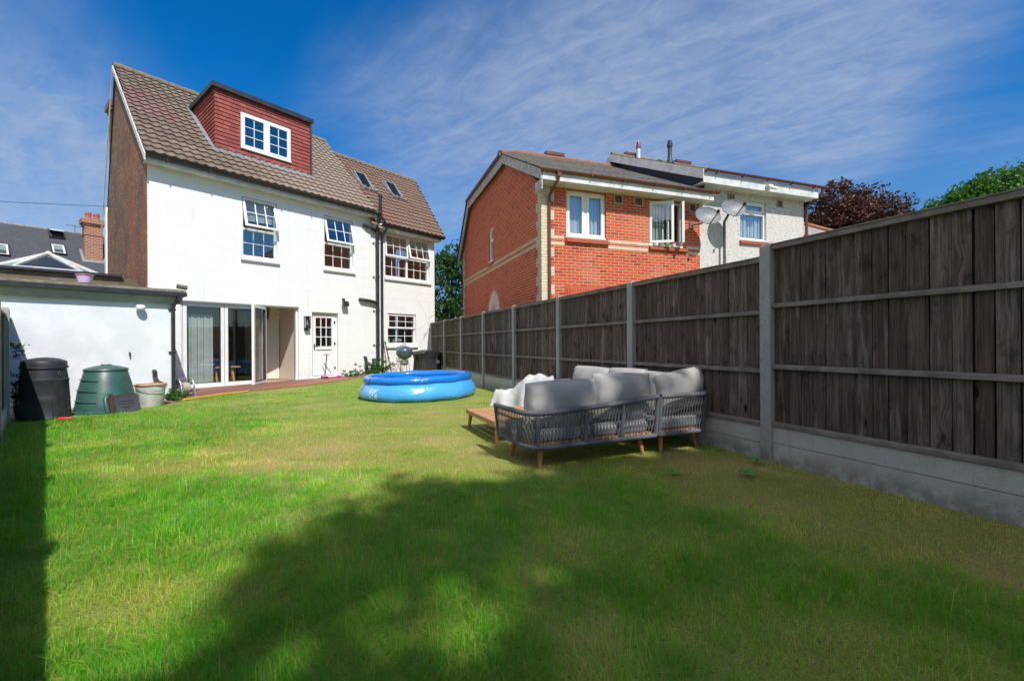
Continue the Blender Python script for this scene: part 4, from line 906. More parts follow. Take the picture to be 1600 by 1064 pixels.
for i in range(7): ae.tube([(2.75+i*.11, -.1, 8.9), (2.75+i*.11, .3, 8.9)], .01, 4)
obj('aerial', ae, M_pole, sr)
# glass roof lantern with its brick wall
LN = Frame((-11.74, 11.2), (.637, .77))
ln = thing('glass_roof_lantern', 'white framed glass roof lantern on an old brick parapet behind the garage', 'roof lantern', (-11.74, 11.2, 0), math.atan2(11.2, -11.74)+math.pi/2)
f = MB(); hexp = [(1.12*math.cos(math.pi/3*i), 1.12*math.sin(math.pi/3*i)) for i in range(6)]
AP = (0, 0, 3.52); BZ = 3.0
for (x, y) in hexp: f.bar((x, y, BZ), AP, .055, .05)
for i in range(6):
    p, q = hexp[i], hexp[(i+1) % 6]; f.bar((p[0], p[1], BZ), (q[0], q[1], BZ), .06, .05)
f.lathe([(0, 0), (.06, 0), (.05, .05), (0, .07)], 12, (0, 0, 3.5))
obj('frame', f, M_upvc2, ln)
f = MB()
for i in range(6): p, q = hexp[i], hexp[(i+1) % 6]; f.add([(p[0], p[1], BZ+.01), (q[0], q[1], BZ+.01), (0, 0, 3.49), (p[0], p[1], BZ), (q[0], q[1], BZ), (0, 0, 3.48)], [(0, 1, 2), (5, 4, 3)])
obj('pane', f, M_glassd, ln)
f = MB(); f.box(-1.30, 2.0, -1.25, 1.3, 2.90, 2.96); obj('lantern_kerb', f, M_black, ln)
f = MB(); f.box(-1.9, 1.5, -1.15, 1.2, 0, 2.89); obj('parapet_wall', f, M_old2 if 'M_old2' in globals() else brick('mossy parapet brick', (.14, .10, .06), (.2, .15, .09), (.09, .07, .045), (.2, .18, .14), 'x', var=.8, dirt=((.06, .06, .03), .6)), ln)
q = H.w(-1.36, -2.18, 2.345)
t = obj('plastic_tub', MB().lathe([(0, 0), (.09, 0), (.125, .15), (.118, .15), (.085, .01), (0, .01)], 24), M_tub, loc=q, smooth=40); tag(t, 'pale pink plastic tub with reddish rim standing on the garage roof edge', 'tub')
obj('rim', MB().tube([(.128*math.cos(a*.2618), .128*math.sin(a*.2618), .15) for a in range(24)], .010, 6, True), M_pink, t)
q = H.w(-1.74, -2.12, 2.345); t = obj('white_bowl', MB().lathe([(0, 0), (.04, 0), (.08, .045), (.074, .045), (.035, .01), (0, .01)], 18), M_upvc, loc=q, smooth=60); tag(t, 'small white bowl on the mossy garage roof left of the tub', 'bowl')
f = MB(); f.tube([(-16+.1, 11.5, 5.35-.2*math.sin(0))]+[(-15.9+9.5*i/12, 11.5+8.5*i/12, 5.1+2.6*i/12-.35*math.sin(math.pi*i/12)) for i in range(1, 13)], .008, 5)
tag(obj('telephone_wire', f, M_gap), 'thin dark telephone wire crossing the sky over the slate roof', 'wire')

# ================================================================== TIMBER FENCE with concrete posts
fe = thing('timber_fence', 'long weathered close board fence with concrete posts running from the foreground to the white house', 'fence', FN.o, FN.a)
SP = 2.04
def fpost(i, h): 
    x = i*SP; f = MB(); f.box(x-.055, x+.055, -.005, .10, -.2, h-.035)
    f.hexa([(x-.055, -.005, h-.035), (x+.055, -.005, h-.035), (x+.055, .10, h-.035), (x-.055, .10, h-.035)], [(x-.04, .01, h), (x+.04, .01, h), (x+.04, .085, h), (x-.04, .085, h)])
    obj('post', f, M_conc, fe, bevel=.006)
for i in range(-2, 8): fpost(i, {0: 2.10, -1: 2.12, -2: 2.12}.get(i, 2.005))
for i in range(-2, 7):
    x0, x1 = i*SP+.058, (i+1)*SP-.058; right = i < 0
    zt = 2.085 if right else 1.985; zb = .345 if right else .33; r1_, r2_ = (1.475, .895) if right else (1.42, .85)
    f = MB(); x = x0; nb = 17 if right else 18
    ws = [random.uniform(.82, 1.18) for _ in range(nb)]; tw = sum(ws)
    for k, q in enumerate(ws):
        wd = (x1-x0)*q/tw; dy = random.uniform(-.004, .004); gp_ = random.uniform(.009, .019); tl = random.uniform(-.004, .004)
        f.hexa([(x, .027+dy, zb+.04), (x+wd-gp_, .044+dy, zb+.04), (x+wd-gp_, .030+dy, zb+.04), (x, .020+dy, zb+.04)], [(x+tl, .027+dy, zt-.02), (x+wd-gp_+tl, .044+dy, zt-.02), (x+wd-gp_+tl, .030+dy, zt-.02), (x+tl, .020+dy, zt-.02)]); x += wd
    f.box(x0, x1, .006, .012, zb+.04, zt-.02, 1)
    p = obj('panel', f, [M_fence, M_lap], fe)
    obj('capping_strip', MB().box(x0, x1, .02, .085, zt-.055, zt-.012).box(x0, x1, .012, .094, zt-.012, zt), M_rail, p, bevel=.003)
    f = MB()
    for z in (r1_, r2_, zb+.005):
        f.prism([(x0, .047, z), (x0, .085, z), (x0, .085, z+.03), (x0, .047, z+.045)], (x1-x0, 0, 0))
    obj('rail', f, M_rail, p, bevel=.003)
    f = MB(); zj = .19 if right else .165
    f.box(x0-.04, x1+.04, .02, .066, zj+.004, zb); f.box(x0-.04, x1+.04, .018, .062, -.2, zj); obj('gravel_board', f, M_grav, fe, bevel=.004)

# side fence on the left, beside the camera
SF = Frame((tuple(H.w(-2.40, -3.84))[0], tuple(H.w(-2.40, -3.84))[1]), (tuple(H.n*1-H.d*-.067)[0], tuple(H.n*1-H.d*-.067)[1]))
sf = thing('side_fence', 'concrete post fence at the left edge casting a straight shadow on the lawn', 'fence', SF.o, SF.a)
f = MB()
for i in range(-6, 1): 
    x = i*1.9; f = MB(); f.box(x-.05, x+.05, -.05, .05, -.2, 1.70); f.hexa([(x-.05, -.05, 1.70), (x+.05, -.05, 1.70), (x+.05, .05, 1.70), (x-.05, .05, 1.70)], [(x-.035, -.035, 1.735), (x+.035, -.035, 1.735), (x+.035, .035, 1.735), (x-.035, .035, 1.735)]); obj('post', f, M_conc, sf, bevel=.005)
for i in range(-6, 1):
    x0, x1 = i*1.9+.055, min((i+1)*1.9-.055, 1.68); f = MB(); x = x0; k = 0
    while x < x1-.01:
        q = min(.12, x1-x); f.box(x, x+q-.004, .005+.006*(k % 2), .022+.006*(k % 2), .26, 1.60); x += q; k += 1
    p = obj('panel', f, M_fence, sf); obj('capping_strip', MB().box(x0, x1, -.015, .05, 1.60, 1.635), M_rail, p)
    obj('gravel_board', MB().box(x0-.01, x1+.01, -.02, .025, -.2, .255), M_grav, sf)

# ================================================================== OBJECTS along the house
def px(x, y, z): # point on the ground seen at a photo pixel, used while surveying; kept for object positions
    r = ((x-800)/690, 1, (537-y)/690); k = (z-1.15)/r[2]; return Vector((r[0]*k, k, z))
# black compost bin
bb_ = thing('black_compost_bin', 'tall black plastic compost bin with lid against the white garage wall, half in shade', 'compost bin', (-7.52, 7.10, 0), H.a)
bb_.scale = (.79, .79, 1)
f = MB(); f.lathe([(.39, 0), (.405, .02), (.385, .05), (.375, .30), (.378, .31), (.372, .33), (.355, .58), (.362, .60), (.362, .63), (.350, .64), (.325, .80), (.30, .82), (.30, .0)], 40)
obj('body', f, M_bbin, bb_, smooth=35)
f = MB(); f.lathe([(.345, .80), (.352, .80), (.352, .835), (.335, .84), (.335, .90), (.325, .915), (.22, .955), (.12, .97), (.12, .945), (0, .945)], 40); f.tube([(.338*math.cos(a*.157), .338*math.sin(a*.157), .815) for a in range(40)], .016, 6, True); f.box(-.06, .06, -.02, .02, .945, .975)
obj('lid', f, M_bbin, bb_, smooth=35)
f = MB(); f.lathe([(.375, 0), (.40, 0), (.385, .30), (.365, .30)], 10, a0=R(-78), a1=R(-32)); 
for a in (-76, -62, -48, -34): f.bar((.395*math.cos(R(a)), .395*math.sin(R(a)), .01), (.38*math.cos(R(a)), .38*math.sin(R(a)), .31), .03, .03)
obj('hatch', f, M_bbin, bb_, smooth=35)
f = MB(); f.tube([(.362*math.cos(R(-58)+.07*math.cos(t)), .362*math.sin(R(-58)+.07*math.cos(t)), .71+.035*math.sin(t)) for t in [i*.5236 for i in range(12)]], .006, 5, True); obj('emblem', f, M_flap, bb_)
# green compost bin
gb = thing('green_compost_bin', 'green conical compost bin with domed lid and an open hatch at its foot', 'compost bin', (-7.17, 7.80, 0), H.a)
f = MB(); f.lathe([(.44, 0), (.44, .03), (.415, .05), (.40, .18), (.395, .19), (.375, .36), (.37, .37), (.335, .54), (.33, .55), (.295, .70), (.27, .73), (.265, .70), (.40, .02)], 44)
obj('body', f, M_gbin, gb, smooth=35)
obj('lid', MB().lathe([(.27, .715), (.30, .715), (.305, .735), (.295, .755), (.26, .77), (.16, .80), (.08, .815), (.07, .83), (0, .835)], 44), M_gbin, gb, smooth=35)
# moulded ribs
f = MB()
for z, r in ((.19, .402), (.37, .376), (.55, .336)): f.tube([((r+.002)*math.cos(R(a)), (r+.002)*math.sin(R(a)), z-.03*(a+170)/70+.03) for a in range(-176, -112, 4)], .011, 8)
obj('moulding', f, M_gbin, gb, smooth=60)
hm = Matrix.Rotation(R(-66), 4, 'Z') @ Matrix.Translation((.438, 0, 0)) @ Matrix.Rotation(R(-11), 4, 'Y')
f = MB(); pts = [(-.02, -.24, .02), (-.03, -.24, .26), (-.045, -.19, .33), (-.055, 0, .355), (-.045, .19, .33), (-.03, .24, .26), (-.02, .24, .02)]
f.tube(pts, .035, 8); f.prism([(-.01, -.22, .01), (-.03, -.22, .27), (-.05, -.17, .33), (-.05, .17, .33), (-.03, .22, .27), (-.01, .22, .01)], (-.1, 0, 0))
obj('hatch_frame', f, M_gbin, gb, mtx=hm, smooth=50)
f = MB(); f.hexa([(.055, -.13, .0), (.055, .22, .0), (.045, .22, .0), (.045, -.13, .0)], [(.005, -.13, .27), (.005, .22, .285), (-.005, .22, .285), (-.005, -.13, .27)])
for z in (.09, .14, .19): f.box(.055-z*.17, .062-z*.17, -.05, .16, z, z+.012)
obj('hatch_door', f, M_flap, gb, mtx=hm)
obj('compost', MB().box(-.02, .001, -.20, -.135, .0, .28).box(-.015, .002, -.2, .2, .275, .31), simple('brown compost', (.09, .045, .028), (.06, .035, .02), 22, .95), gb, mtx=hm)
# bucket
bk = thing('white_bucket', 'white plastic bucket with a rusty rim standing by the garage downpipe', 'bucket', (-6.88, 8.40, 0), H.a)
obj('body', MB().lathe([(.0, 0), (.19, 0), (.195, .01), (.235, .42), (.225, .42), (.185, .02), (0, .02)], 36), M_buck, bk, smooth=40)
obj('rim', MB().tube([(.238*math.cos(a*.1745), .238*math.sin(a*.1745), .415+.004*math.sin(a)) for a in range(36)], .016, 8, True), M_rust, bk, smooth=60)
obj('handle', MB().tube([(.243*math.cos(t), .243*math.sin(t)-.02, .40-.10*math.sin(t*1.0+math.pi)*-1*-1) for t in [math.pi+math.pi*i/14 for i in range(15)]], .006, 6), M_metal, bk)
# hose reel
hr = thing('hose_reel', 'grey hose reel wound with beige hose below the patio door corner', 'hose reel', H.w(.27, -1.86, .0), H.a+R(14))
f = MB()
for x in (-.13, .13):
    f.tube([(x, .17, .02), (x, .15, .2), (x, .05, .40), (x, -.03, .42), (x, -.12, .3), (x, -.18, .02)], .013, 8)
f.tube([(-.13, -.02, .42), (.13, -.02, .42)], .014, 8); f.tube([(-.2, .17, .02), (.2, .17, .02)], .013, 8); f.tube([(-.2, -.18, .02), (.2, -.18, .02)], .013, 8)
obj('frame', f, M_metal, hr, smooth=60)
f = MB()
for x in (-.105, .105):
    f.tube([(x, .165*math.cos(t), .21+.165*math.sin(t)) for t in [i*math.pi/12 for i in range(24)]], .013, 6, True)
    for i in range(6): t = i*math.pi/3; f.bar((x, 0, .21), (x, .16*math.cos(t), .21+.16*math.sin(t)), .03, .012)
f.tube([(-.11, 0, .21), (.11, 0, .21)], .06, 12); obj('drum', f, M_reel, hr, smooth=50)
pts = []
for i in range(520): t = i*2*math.pi/20; lay = i//180; u = (i % 180)/180; u = u if lay % 2 == 0 else 1-u; r = .085+.016*lay+.004*math.sin(i*.37); pts.append((-.085+.17*u, r*math.cos(t), .21+r*math.sin(t)))
obj('wound_hose', MB().tube(pts, .009, 6), M_hose, hr, smooth=60)
obj('tap_fitting', MB().lathe([(0, 0), (.03, 0), (.03, .06), (0, .06)], 10, (-.2, -.1, .15)), M_yel, hr)
# yellow hose, cables, toys
def gpt(a, b, z=.02): p = H.w(a, b); return (p.x, p.y, float(gz(0, p.y))+z)
t = obj('yellow_hose', MB().tube([gpt(.02, -2.75, .035), gpt(.3, -2.62, .05), gpt(.6, -2.42, .045), gpt(.9, -2.26, .05), gpt(1.2, -2.12, .04), gpt(1.45, -1.95, .03), gpt(1.6, -1.8, .03)], .017, 8), M_yel, smooth=60); tag(t, 'yellow garden hose lying along the lawn edge by the hose reel', 'hose')
t = obj('black_cable', MB().tube([gpt(2.2, -.1, .03), gpt(2.05, -.5, .03), gpt(1.9, -.75, .03), gpt(2.2, -.95, .03), gpt(2.75, -.9, .03), gpt(3.0, -.5, .03), gpt(2.9, -.06, .04)], .008, 6), M_gap, smooth=60); tag(t, 'black cable looped on the red paving in front of the patio doors', 'cable')
t = obj('red_toy', MB().lathe([(0, 0), (.05, .005), (.06, .03), (.03, .055), (0, .06)], 12, (-7.0, 6.86, .0)), M_red, smooth=60); tag(t, 'small red toy in the grass in front of the bins', 'toy')
obj('toy_spout', MB().tube([(-6.95, 6.86, .03), (-6.88, 6.9, .035)], .02, 6), M_red, t)
t = obj('pink_ball', MB().lathe([(.11*math.sin(i*math.pi/10), .11-.11*math.cos(i*math.pi/10)) for i in range(11)], 16, (-7.42, 7.66, .0)), M_pink, smooth=180); tag(t, 'dark pink ball half hidden between the two compost bins', 'ball')
obj('ball_valve', MB().lathe([(0, 0), (.012, 0), (.012, .008), (0, .008)], 8, (-7.42, 7.66, .215)), M_upvc, t)
pg = thing('orange_socket', 'orange extension socket and black lead hanging on the white house wall', 'extension lead', H.w(.10, -.02, .95), H.a)
obj('socket_body', MB().box(-.035, .035, -.05, .0, -.04, .07), M_org, pg, bevel=.012); obj('lead', MB().tube([(0, -.02, .14), (.03, -.03, .1), (.0, -.03, .05), (.02, -.03, -.1), (.0, -.03, -.5), (.05, -.05, -.85)], .008, 6), M_gap, pg, smooth=60)
# wall lights
wl = thing('wall_lantern', 'square black glass wall lantern between patio doors and back door', 'wall lantern', H.w(3.87, -.002, 1.82), H.a)
obj('backplate', MB().box(-.055, .055, -.012, 0, -.22, .20), M_lamp, wl)
f = MB(); frame_boxes(f, -.075, .075, -.15, .2, -.15, -.135, .014); frame_boxes(f, -.075, .075, -.15, .2, -.035, -.02, .014); f.box(-.08, .08, -.155, -.012, .2, .22); f.box(-.08, .08, -.155, -.012, -.165, -.15); obj('cage', f, M_lamp, wl)
f = MB(); f.box(-.07, -.066, -.135, -.035, -.14, .19); f.box(.066, .07, -.135, -.035, -.14, .19); f.box(-.06, .06, -.146, -.142, -.136, .186); obj('pane', f, M_glass, wl)
obj('bulb', MB().lathe([(0, -.02), (.02, 0), (.03, .05), (.012, .10), (.012, .15), (0, .15)], 10, (0, -.085, -.06)), M_upvc, wl, smooth=60)
fl = thing('security_floodlight', 'black square security floodlight high on the white wall above the back door', 'floodlight', H.w(5.12, -.002, 2.52), H.a)
obj('bracket', MB().box(-.04, .04, -.05, 0, .05, .17).bar((0, -.05, .1), (.02, -.12, .05), .04, .03), M_lamp, fl); obj('lamp_head', MB().hexa([(-.09, -.20, -.10), (.11, -.20, -.10), (.11, -.10, -.08), (-.09, -.10, -.08)], [(-.09, -.16, .07), (.11, -.16, .07), (.11, -.08, .06), (-.09, -.08, .06)]), M_lamp, fl, bevel=.008)
obj('lens', MB().hexa([(-.075, -.203, -.085), (.095, -.203, -.085), (.095, -.196, -.085), (-.075, -.196, -.085)], [(-.075, -.170, .055), (.095, -.170, .055), (.095, -.163, .055), (-.075, -.163, .055)]), M_glass, fl)
ga_l = thing('bulkhead_light', 'small white bulkhead lamp high on the white garage wall', 'bulkhead light', H.w(-.56, -2.2, 1.90), H.a)
obj('base', MB().box(-.05, .05, -.03, 0, -.04, .06), M_upvc, ga_l, bevel=.006); obj('lamp_head', MB().lathe([(0, -.03), (.07, -.03), (.085, 0), (.07, .04), (0, .05)], 16), M_upvc, ga_l, smooth=50, mtx=Matrix.Translation((.0, -.10, .02)) @ Matrix.Rotation(R(25), 4, 'X'))
obj('lens', MB().lathe([(0, -.035), (.055, -.033), (.055, -.03), (0, -.03)], 16), M_lamp, ga_l, mtx=Matrix.Translation((.0, -.10, .02)) @ Matrix.Rotation(R(25), 4, 'X'))
# scooter
sp = H.w(4.32, -.36); scz = float(gz(0, sp.y))+.022
sk = thing('pink_scooter', 'pink child scooter standing on the paving in front of the back door', 'scooter', (sp.x, sp.y, scz), H.a)
obj('deck', MB().box(-.02, .42, -.055, .055, .055, .08).box(.36, .46, -.04, .04, .075, .11), M_pink, sk, bevel=.012)
obj('stem', MB().tube([(-.03, 0, .09), (.03, 0, .78)], .016, 8), M_gap, sk); obj('handlebar', MB().tube([(.02, -.17, .78), (.025, 0, .79), (.02, .17, .78)], .014, 8), M_pink, sk, smooth=60)
obj('front_bracket', MB().box(-.09, .04, -.10, .10, .06, .10).lathe([(0, .0), (.04, .0), (.03, .1), (0, .1)], 10, (-.03, 0, .08)), M_pink, sk, bevel=.01)
for (x, y) in ((-.05, -.13), (-.05, .13), (.43, 0)): obj('wheel', MB().lathe([(0, -.014), (.05, -.014), (.058, 0), (.05, .014), (0, .014)], 16), M_gap, sk, smooth=40, mtx=Matrix.Translation((x, y, .055)) @ Matrix.Rotation(R(90), 4, 'X'))
obj('carry_strap', MB().tube([(-.08, -.02, .52), (.0, -.03, .40), (.10, -.03, .26), (.16, -.02, .18)], .012, 6), M_gap, sk)
# broom / pole leaning on the wall
p0 = H.w(6.72, -.42); p1 = H.w(6.62, -.03)
t = thing('long_pole_tool', 'long black telescopic pole leaning on the white wall beside the soil pipe', 'pole', (p0.x, p0.y, float(gz(0, p0.y))))
dv = Vector((p1.x-p0.x, p1.y-p0.y, 1.55)); obj('shaft', MB().tube([(0, 0, 0), dv*.72], .02, 8), M_gap, t); obj('upper_shaft', MB().tube([dv*.72, dv], .016, 8), M_upvc2, t)
obj('clip', MB().tube([dv*.34, dv*.38], .03, 8).tube([dv*.53, dv*.56], .03, 8).tube([dv*.70, dv*.73], .03, 8), M_gap, t)
# kettle barbecue
kp = H.w(6.50, -1.45); kb = thing('kettle_barbecue', 'slate blue kettle barbecue on tripod legs between pool and white house', 'barbecue', (kp.x, kp.y, float(gz(0, kp.y))), H.a)
bz = .80; rr_ = .275
f = MB(); f.lathe([(rr_*math.sin(t), bz+rr_*.92*-math.cos(t)) for t in [i*math.pi/2/12 for i in range(13)]]+[(rr_+.008, bz), (rr_+.008, bz+.012)], 36); obj('bowl', f, M_kettle, kb, smooth=50)
f = MB(); f.lathe([(rr_+.012, bz+.012)]+[(rr_*math.cos(t), bz+.02+rr_*.72*math.sin(t)) for t in [i*math.pi/2/12 for i in range(13)]], 36); obj('lid', f, M_kettle, kb, smooth=50)
f = MB(); zt = bz+.02+rr_*.72; f.tube([(-.07, 0, zt-.01), (-.06, 0, zt+.05), (.06, 0, zt+.05), (.07, 0, zt-.01)], .014, 8); f.lathe([(0, 0), (.05, 0), (.05, .012), (0, .012)], 12, (.11, .03, zt-.03)); obj('handle', f, M_gap, kb, smooth=50)
for a in (35, 155, 275): obj('leg', MB().tube([(.17*math.cos(R(a)), .17*math.sin(R(a)), bz-.20), (.30*math.cos(R(a)), .30*math.sin(R(a)), .02)], .011, 8), M_metal, kb)
obj('ash_catcher', MB().lathe([(.12, bz-.26), (.11, bz-.36)], 24).lathe([(0, bz-.40), (.12, bz-.40), (.125, bz-.36), (0, bz-.36)], 24), M_metal, kb, smooth=40)
obj('ash_pan', MB().lathe([(0, bz-.44), (.11, bz-.43), (.125, bz-.38), (0, bz-.38)], 24), M_lamp, kb, smooth=40)
for a in (155, 275): obj('wheel', MB().lathe([(0, -.018), (.07, -.018), (.078, 0), (.07, .018), (0, .018)], 18), M_gap, kb, smooth=40, mtx=Matrix.Translation((.31*math.cos(R(a)), .31*math.sin(R(a)), .08)) @ Matrix.Rotation(R(90), 4, 'X'))
# covered barbecue
cp = H.w(7.62, -1.3); cz = float(gz(0, cp.y))
def cov(u, v):   # draped cover: u around, v upward
    a = u*2*math.pi; sq = (abs(math.cos(a))**5+abs(math.sin(a))**5)**-.2
    fold = .05*math.sin(a*11+v*2)+.03*math.sin(a*19-v*3); r = 1-.08*v+fold*(1-v)*.8; x = .47*sq*math.cos(a)*r; y = .30*sq*math.sin(a)*r; z = .76*min(1, v*1.35)
    sag = .06*math.sin(x*8+2.6)+.035*math.sin(y*15+x*5)
    if v > .74: k = (v-.74)/.26; s_ = (1-k)**.8; x *= s_*1.1; y *= s_*1.15; z = .74+sag+.05*(1-(1-k)**2)
    elif v > .5: w_ = (v-.5)/.24; x *= 1+.20*w_+.09*math.sin(a*6+1)*w_; y *= 1+.26*w_+.12*math.sin(a*7)*w_; z += sag*w_
    return (x, y, z)
t = thing('covered_barbecue', 'barbecue under a black fabric cover at the foot of the white wall by the fence', 'barbecue cover', (cp.x, cp.y, cz), H.a)
obj('cover', MB().grid(cov, 110, 40), M_blkfab, t, smooth=180); obj('cover_badge', MB().lathe([(0, 0), (.07, 0), (.07, .008), (0, .008)], 6), M_upvc2, t, mtx=Matrix.Translation((.24, -.30, .40)) @ Matrix.Rotation(R(90), 4, 'X'))

# ================================================================== POOL
po = thing('paddling_pool', 'round inflatable pool with bright blue ring on a pale blue wall, standing on the lawn', 'inflatable pool', (-2.12, 9.88, 0))
def pw_(r, z, t): k = 1+.018*math.sin(3*t+.6)+.012*math.sin(7*t); dz = .02*math.cos(t-.3)*z/.4+.006*math.sin(11*t); return (r*k, z+dz)
f = MB(); f.lathe([(1.16, 0), (1.235, .03), (1.275, .10), (1.265, .18), (1.22, .27), (1.16, .345), (1.10, .37), (1.03, .33)], 120, fn=pw_); obj('wall', f, M_vin1, po, smooth=180)
f = MB(); prof = [(1.10+.088*math.cos(t), .415+.082*math.sin(t)) for t in [i*2*math.pi/20 for i in range(21)]]
f.lathe(prof, 120, fn=lambda r, z, t: pw_(r+.006*math.sin(t*26)*.4, z, t)); obj('inflated_ring', f, M_vin2, po, smooth=180)
f = MB(); f.lathe([(1.04, .40), (1.03, .1), (.95, .03), (0, .03)], 80); obj('liner', f, M_vin2, po, smooth=60)
obj('valve', MB().lathe([(0, 0), (.02, 0), (.02, .03), (0, .03)], 8), M_navy, po, mtx=Matrix.Translation((1.16*math.cos(R(-131)), 1.16*math.sin(R(-131)), .43)) @ Matrix.Rotation(R(-131), 4, 'Z') @ Matrix.Rotation(R(90), 4, 'Y'))
obj('water', MB().lathe([(0, .22), (1.035, .22)], 80), M_water, po)

# ================================================================== SOFA SET (aligned with the fence)
def fillet(path, r, n_=7):
    out = [Vector(path[0])]
    for i in range(1, len(path)-1):
        a, b, c = Vector(path[i-1]), Vector(path[i]), Vector(path[i+1]); u = (a-b).normalized(); v = (c-b).normalized(); p, q = b+u*r, b+v*r
        for k in range(n_+1): t = k/n_; out.append(p*(1-t)**2+b*2*t*(1-t)+q*t*t)
    out.append(Vector(path[-1])); return out
def resample(pts, n_):
    L = [0]
    for a, b in zip(pts, pts[1:]): L.append(L[-1]+(b-a).length)
    out = []; j = 0
    for i in range(n_+1):
        s = L[-1]*i/n_
        while j < len(L)-2 and L[j+1] < s: j += 1
        t = (s-L[j])/max(1e-9, L[j+1]-L[j]); out.append(pts[j].lerp(pts[j+1], t))
    return out
def sofa_module(label, path, ztop, posts, legs, base, r=.16, zb=.20):
    t = thing('sofa_module', label, 'garden sofa', FN.o, FN.a, 'grey rope garden sofa set')
    pl_ = fillet([(x, y, 0) for x, y in path], r); N = 160; P_ = resample(pl_, N); c = Vector((base[0]+base[1], base[2]+base[3], 0))/2
    flare = .035
    def at(u, h):
        i = min(N-1, max(0, int(u*N))); p = P_[i].lerp(P_[i+1], u*N-i) if u < 1 else P_[N]
        d = (P_[min(N, i+1)]-P_[max(0, i-1)]).normalized(); nn = Vector((d.y, -d.x, 0)); nn = nn if nn.dot(p-c) > 0 else -nn
        z = zb+(ztop(u)-zb)*h; return p+nn*(flare*h)+Vector((0, 0, z))
    f = MB(); f.tube([at(i/60, 1) for i in range(61)], .026, 8); f.tube([at(i/60, 0) for i in range(61)], .024, 8)
    for u in [0, 1]+posts: f.tube([at(u, 0), at(u, 1)], .021, 8)
    obj('frame', f, M_rail_s, t, smooth=60)
    f = MB(); Lp = sum((b-a).length for a, b in zip(P_, P_[1:])); n_ = int(Lp/.019)
    for k in range(n_):
        u0 = (k+.5)/n_; ph_ = k % 2
        pts = []
        for j in range(14):
            h = j/13; wob = (.0115*math.sin(h*math.pi*4+ph_*math.pi))/Lp; pts.append(at(min(.999, max(.001, u0+wob)), h))
        f.tube(pts, .0042, 4)
    obj('rope_weave', f, M_rope, t, smooth=60)
    a, b, c_, d = base; f = MB(); f.box(a, b, c_, d, zb-.012, zb+.008)
    k = c_
    while k < d-.03: f.box(a+.004, b-.004, k, min(d, k+.055), zb+.009, zb+.03); k += .07
    obj('slatted_base', f, M_teak, t)
    for (x, y) in legs:
        ox = .03*(1 if x > (a+b)/2 else -1)*-1; oy = .03*(1 if y > (c_+d)/2 else -1)*-1
        obj('leg', MB().tube([(x, y, .0), (x+ox, y+oy, zb-.012)], [.018, .029], 12), M_leg, t, smooth=40)
    return t
sofa_module('left sofa module seen from behind, nearest the coffee table', [(1.42, 2.30), (.64, 2.30), (.64, .875)], lambda u: .505+.095*u*u, [.37, .60, .80], [(1.26, 2.22), (.70, 2.18), (.70, .99), (1.28, .97)], (.67, 1.40, .90, 2.26), .2)
sofa_module('corner sofa module against the timber fence', [(.64, .835), (.64, .14), (1.40, .14)], lambda u: .60, [.5], [(.70, .76), (.74, .22), (1.32, .20), (1.32, .76)], (.67, 1.40, .17, .83), .16)
sofa_module('far sofa module standing along the timber fence', [(1.44, .14), (3.42, .14), (3.42, .86)], lambda u: .60-.10*u*u, [.3, .55], [(1.52, .2), (3.34, .2), (3.34, .8), (1.52, .8)], (1.44, 3.38, .17, .86), .2)
def cushion(label, x, y, z, sx, sy, sz, rz=0, tilt=0, lean=0, name='back_cushion', grp='loose back cushions of the sofa set', mat_=None, puff=1.0, cat='cushion', seed=0):
    n_ = 26; f = MB(); rs = random.Random(seed); ph_ = [rs.uniform(0, 6.28) for _ in range(8)]
    def side(sg):
        def fn(u, v):
            a, b = 2*u-1, 2*v-1
            e = (1-abs(a)**2.7)**.5*(1-abs(b)**2.7)**.5 if abs(a) < 1 and abs(b) < 1 else 0
            pin = 1-.055*(1-abs(b))**1.0*abs(a)**6-.0
            wr = .010*math.sin(a*9+ph_[0]+3*b)*abs(b)**2+.012*math.sin(b*8+ph_[1]+2*a)*abs(a)**3+.018*math.sin(a*2.3+ph_[2])*math.sin(b*2+ph_[3])
            rad = sum(.006*math.sin(math.atan2(b-cb, a-ca)*17+ph_[4+k])*max(0, 1-math.hypot(a-ca, b-cb)/.75) for k, (ca, cb) in enumerate(((-1, -1), (1, -1), (-1, 1), (1, 1))))
            bulge = 1+.05*math.cos(b*1.5)
            return (a*sx/2*pin*(1+.03*math.cos(b*1.57)), sg*(sy/2*(.16*(1 if e > 0 else 0)*(min(1, e*3))+.84*e)*puff+(wr+rad)*(e**.6)), b*sz/2*(1+.03*math.cos(a*1.57)*bulge))
        return fn
    f.grid(side(1), n_, n_); f.grid(side(-1), n_, n_)
    g_ = MB(); ring = [side(1)(t, 0) for t in [i/12 for i in range(12)]]+[side(1)(1, i/12) for i in range(12)]+[side(1)(1-i/12, 1) for i in range(12)]+[side(1)(0, 1-i/12) for i in range(12)]
    p = FN.w(x, y, z); M = Matrix.Translation(p) @ Matrix.Rotation(FN.a+rz, 4, 'Z') @ Matrix.Rotation(lean, 4, 'X') @ Matrix.Rotation(tilt, 4, 'Y')
    o = obj(name, f, mat_ or M_cush, smooth=180, mtx=M)
    obj('piping', g_.tube(ring, .006, 6, True), mat_ or M_cush, o, smooth=180)
    return tag(o, label, cat, grp)
Q = math.pi/2   # cushion face normal is local y; rz=Q turns it to face along the fence
cushion('back cushion at the left end of the near sofa, beside the table', .80, 1.90, .565, .76, .30, .45, Q, R(1.5), R(-9), seed=1)
cushion('back cushion in the middle of the near sofa, its right end in sun', .80, 1.20, .60, .70, .30, .47, Q, R(-2), R(-7), seed=2)
cushion('back cushion behind the join of left and corner modules, bright in sun', .92, .62, .60, .52, .27, .43, Q, R(0), R(-6), seed=3)
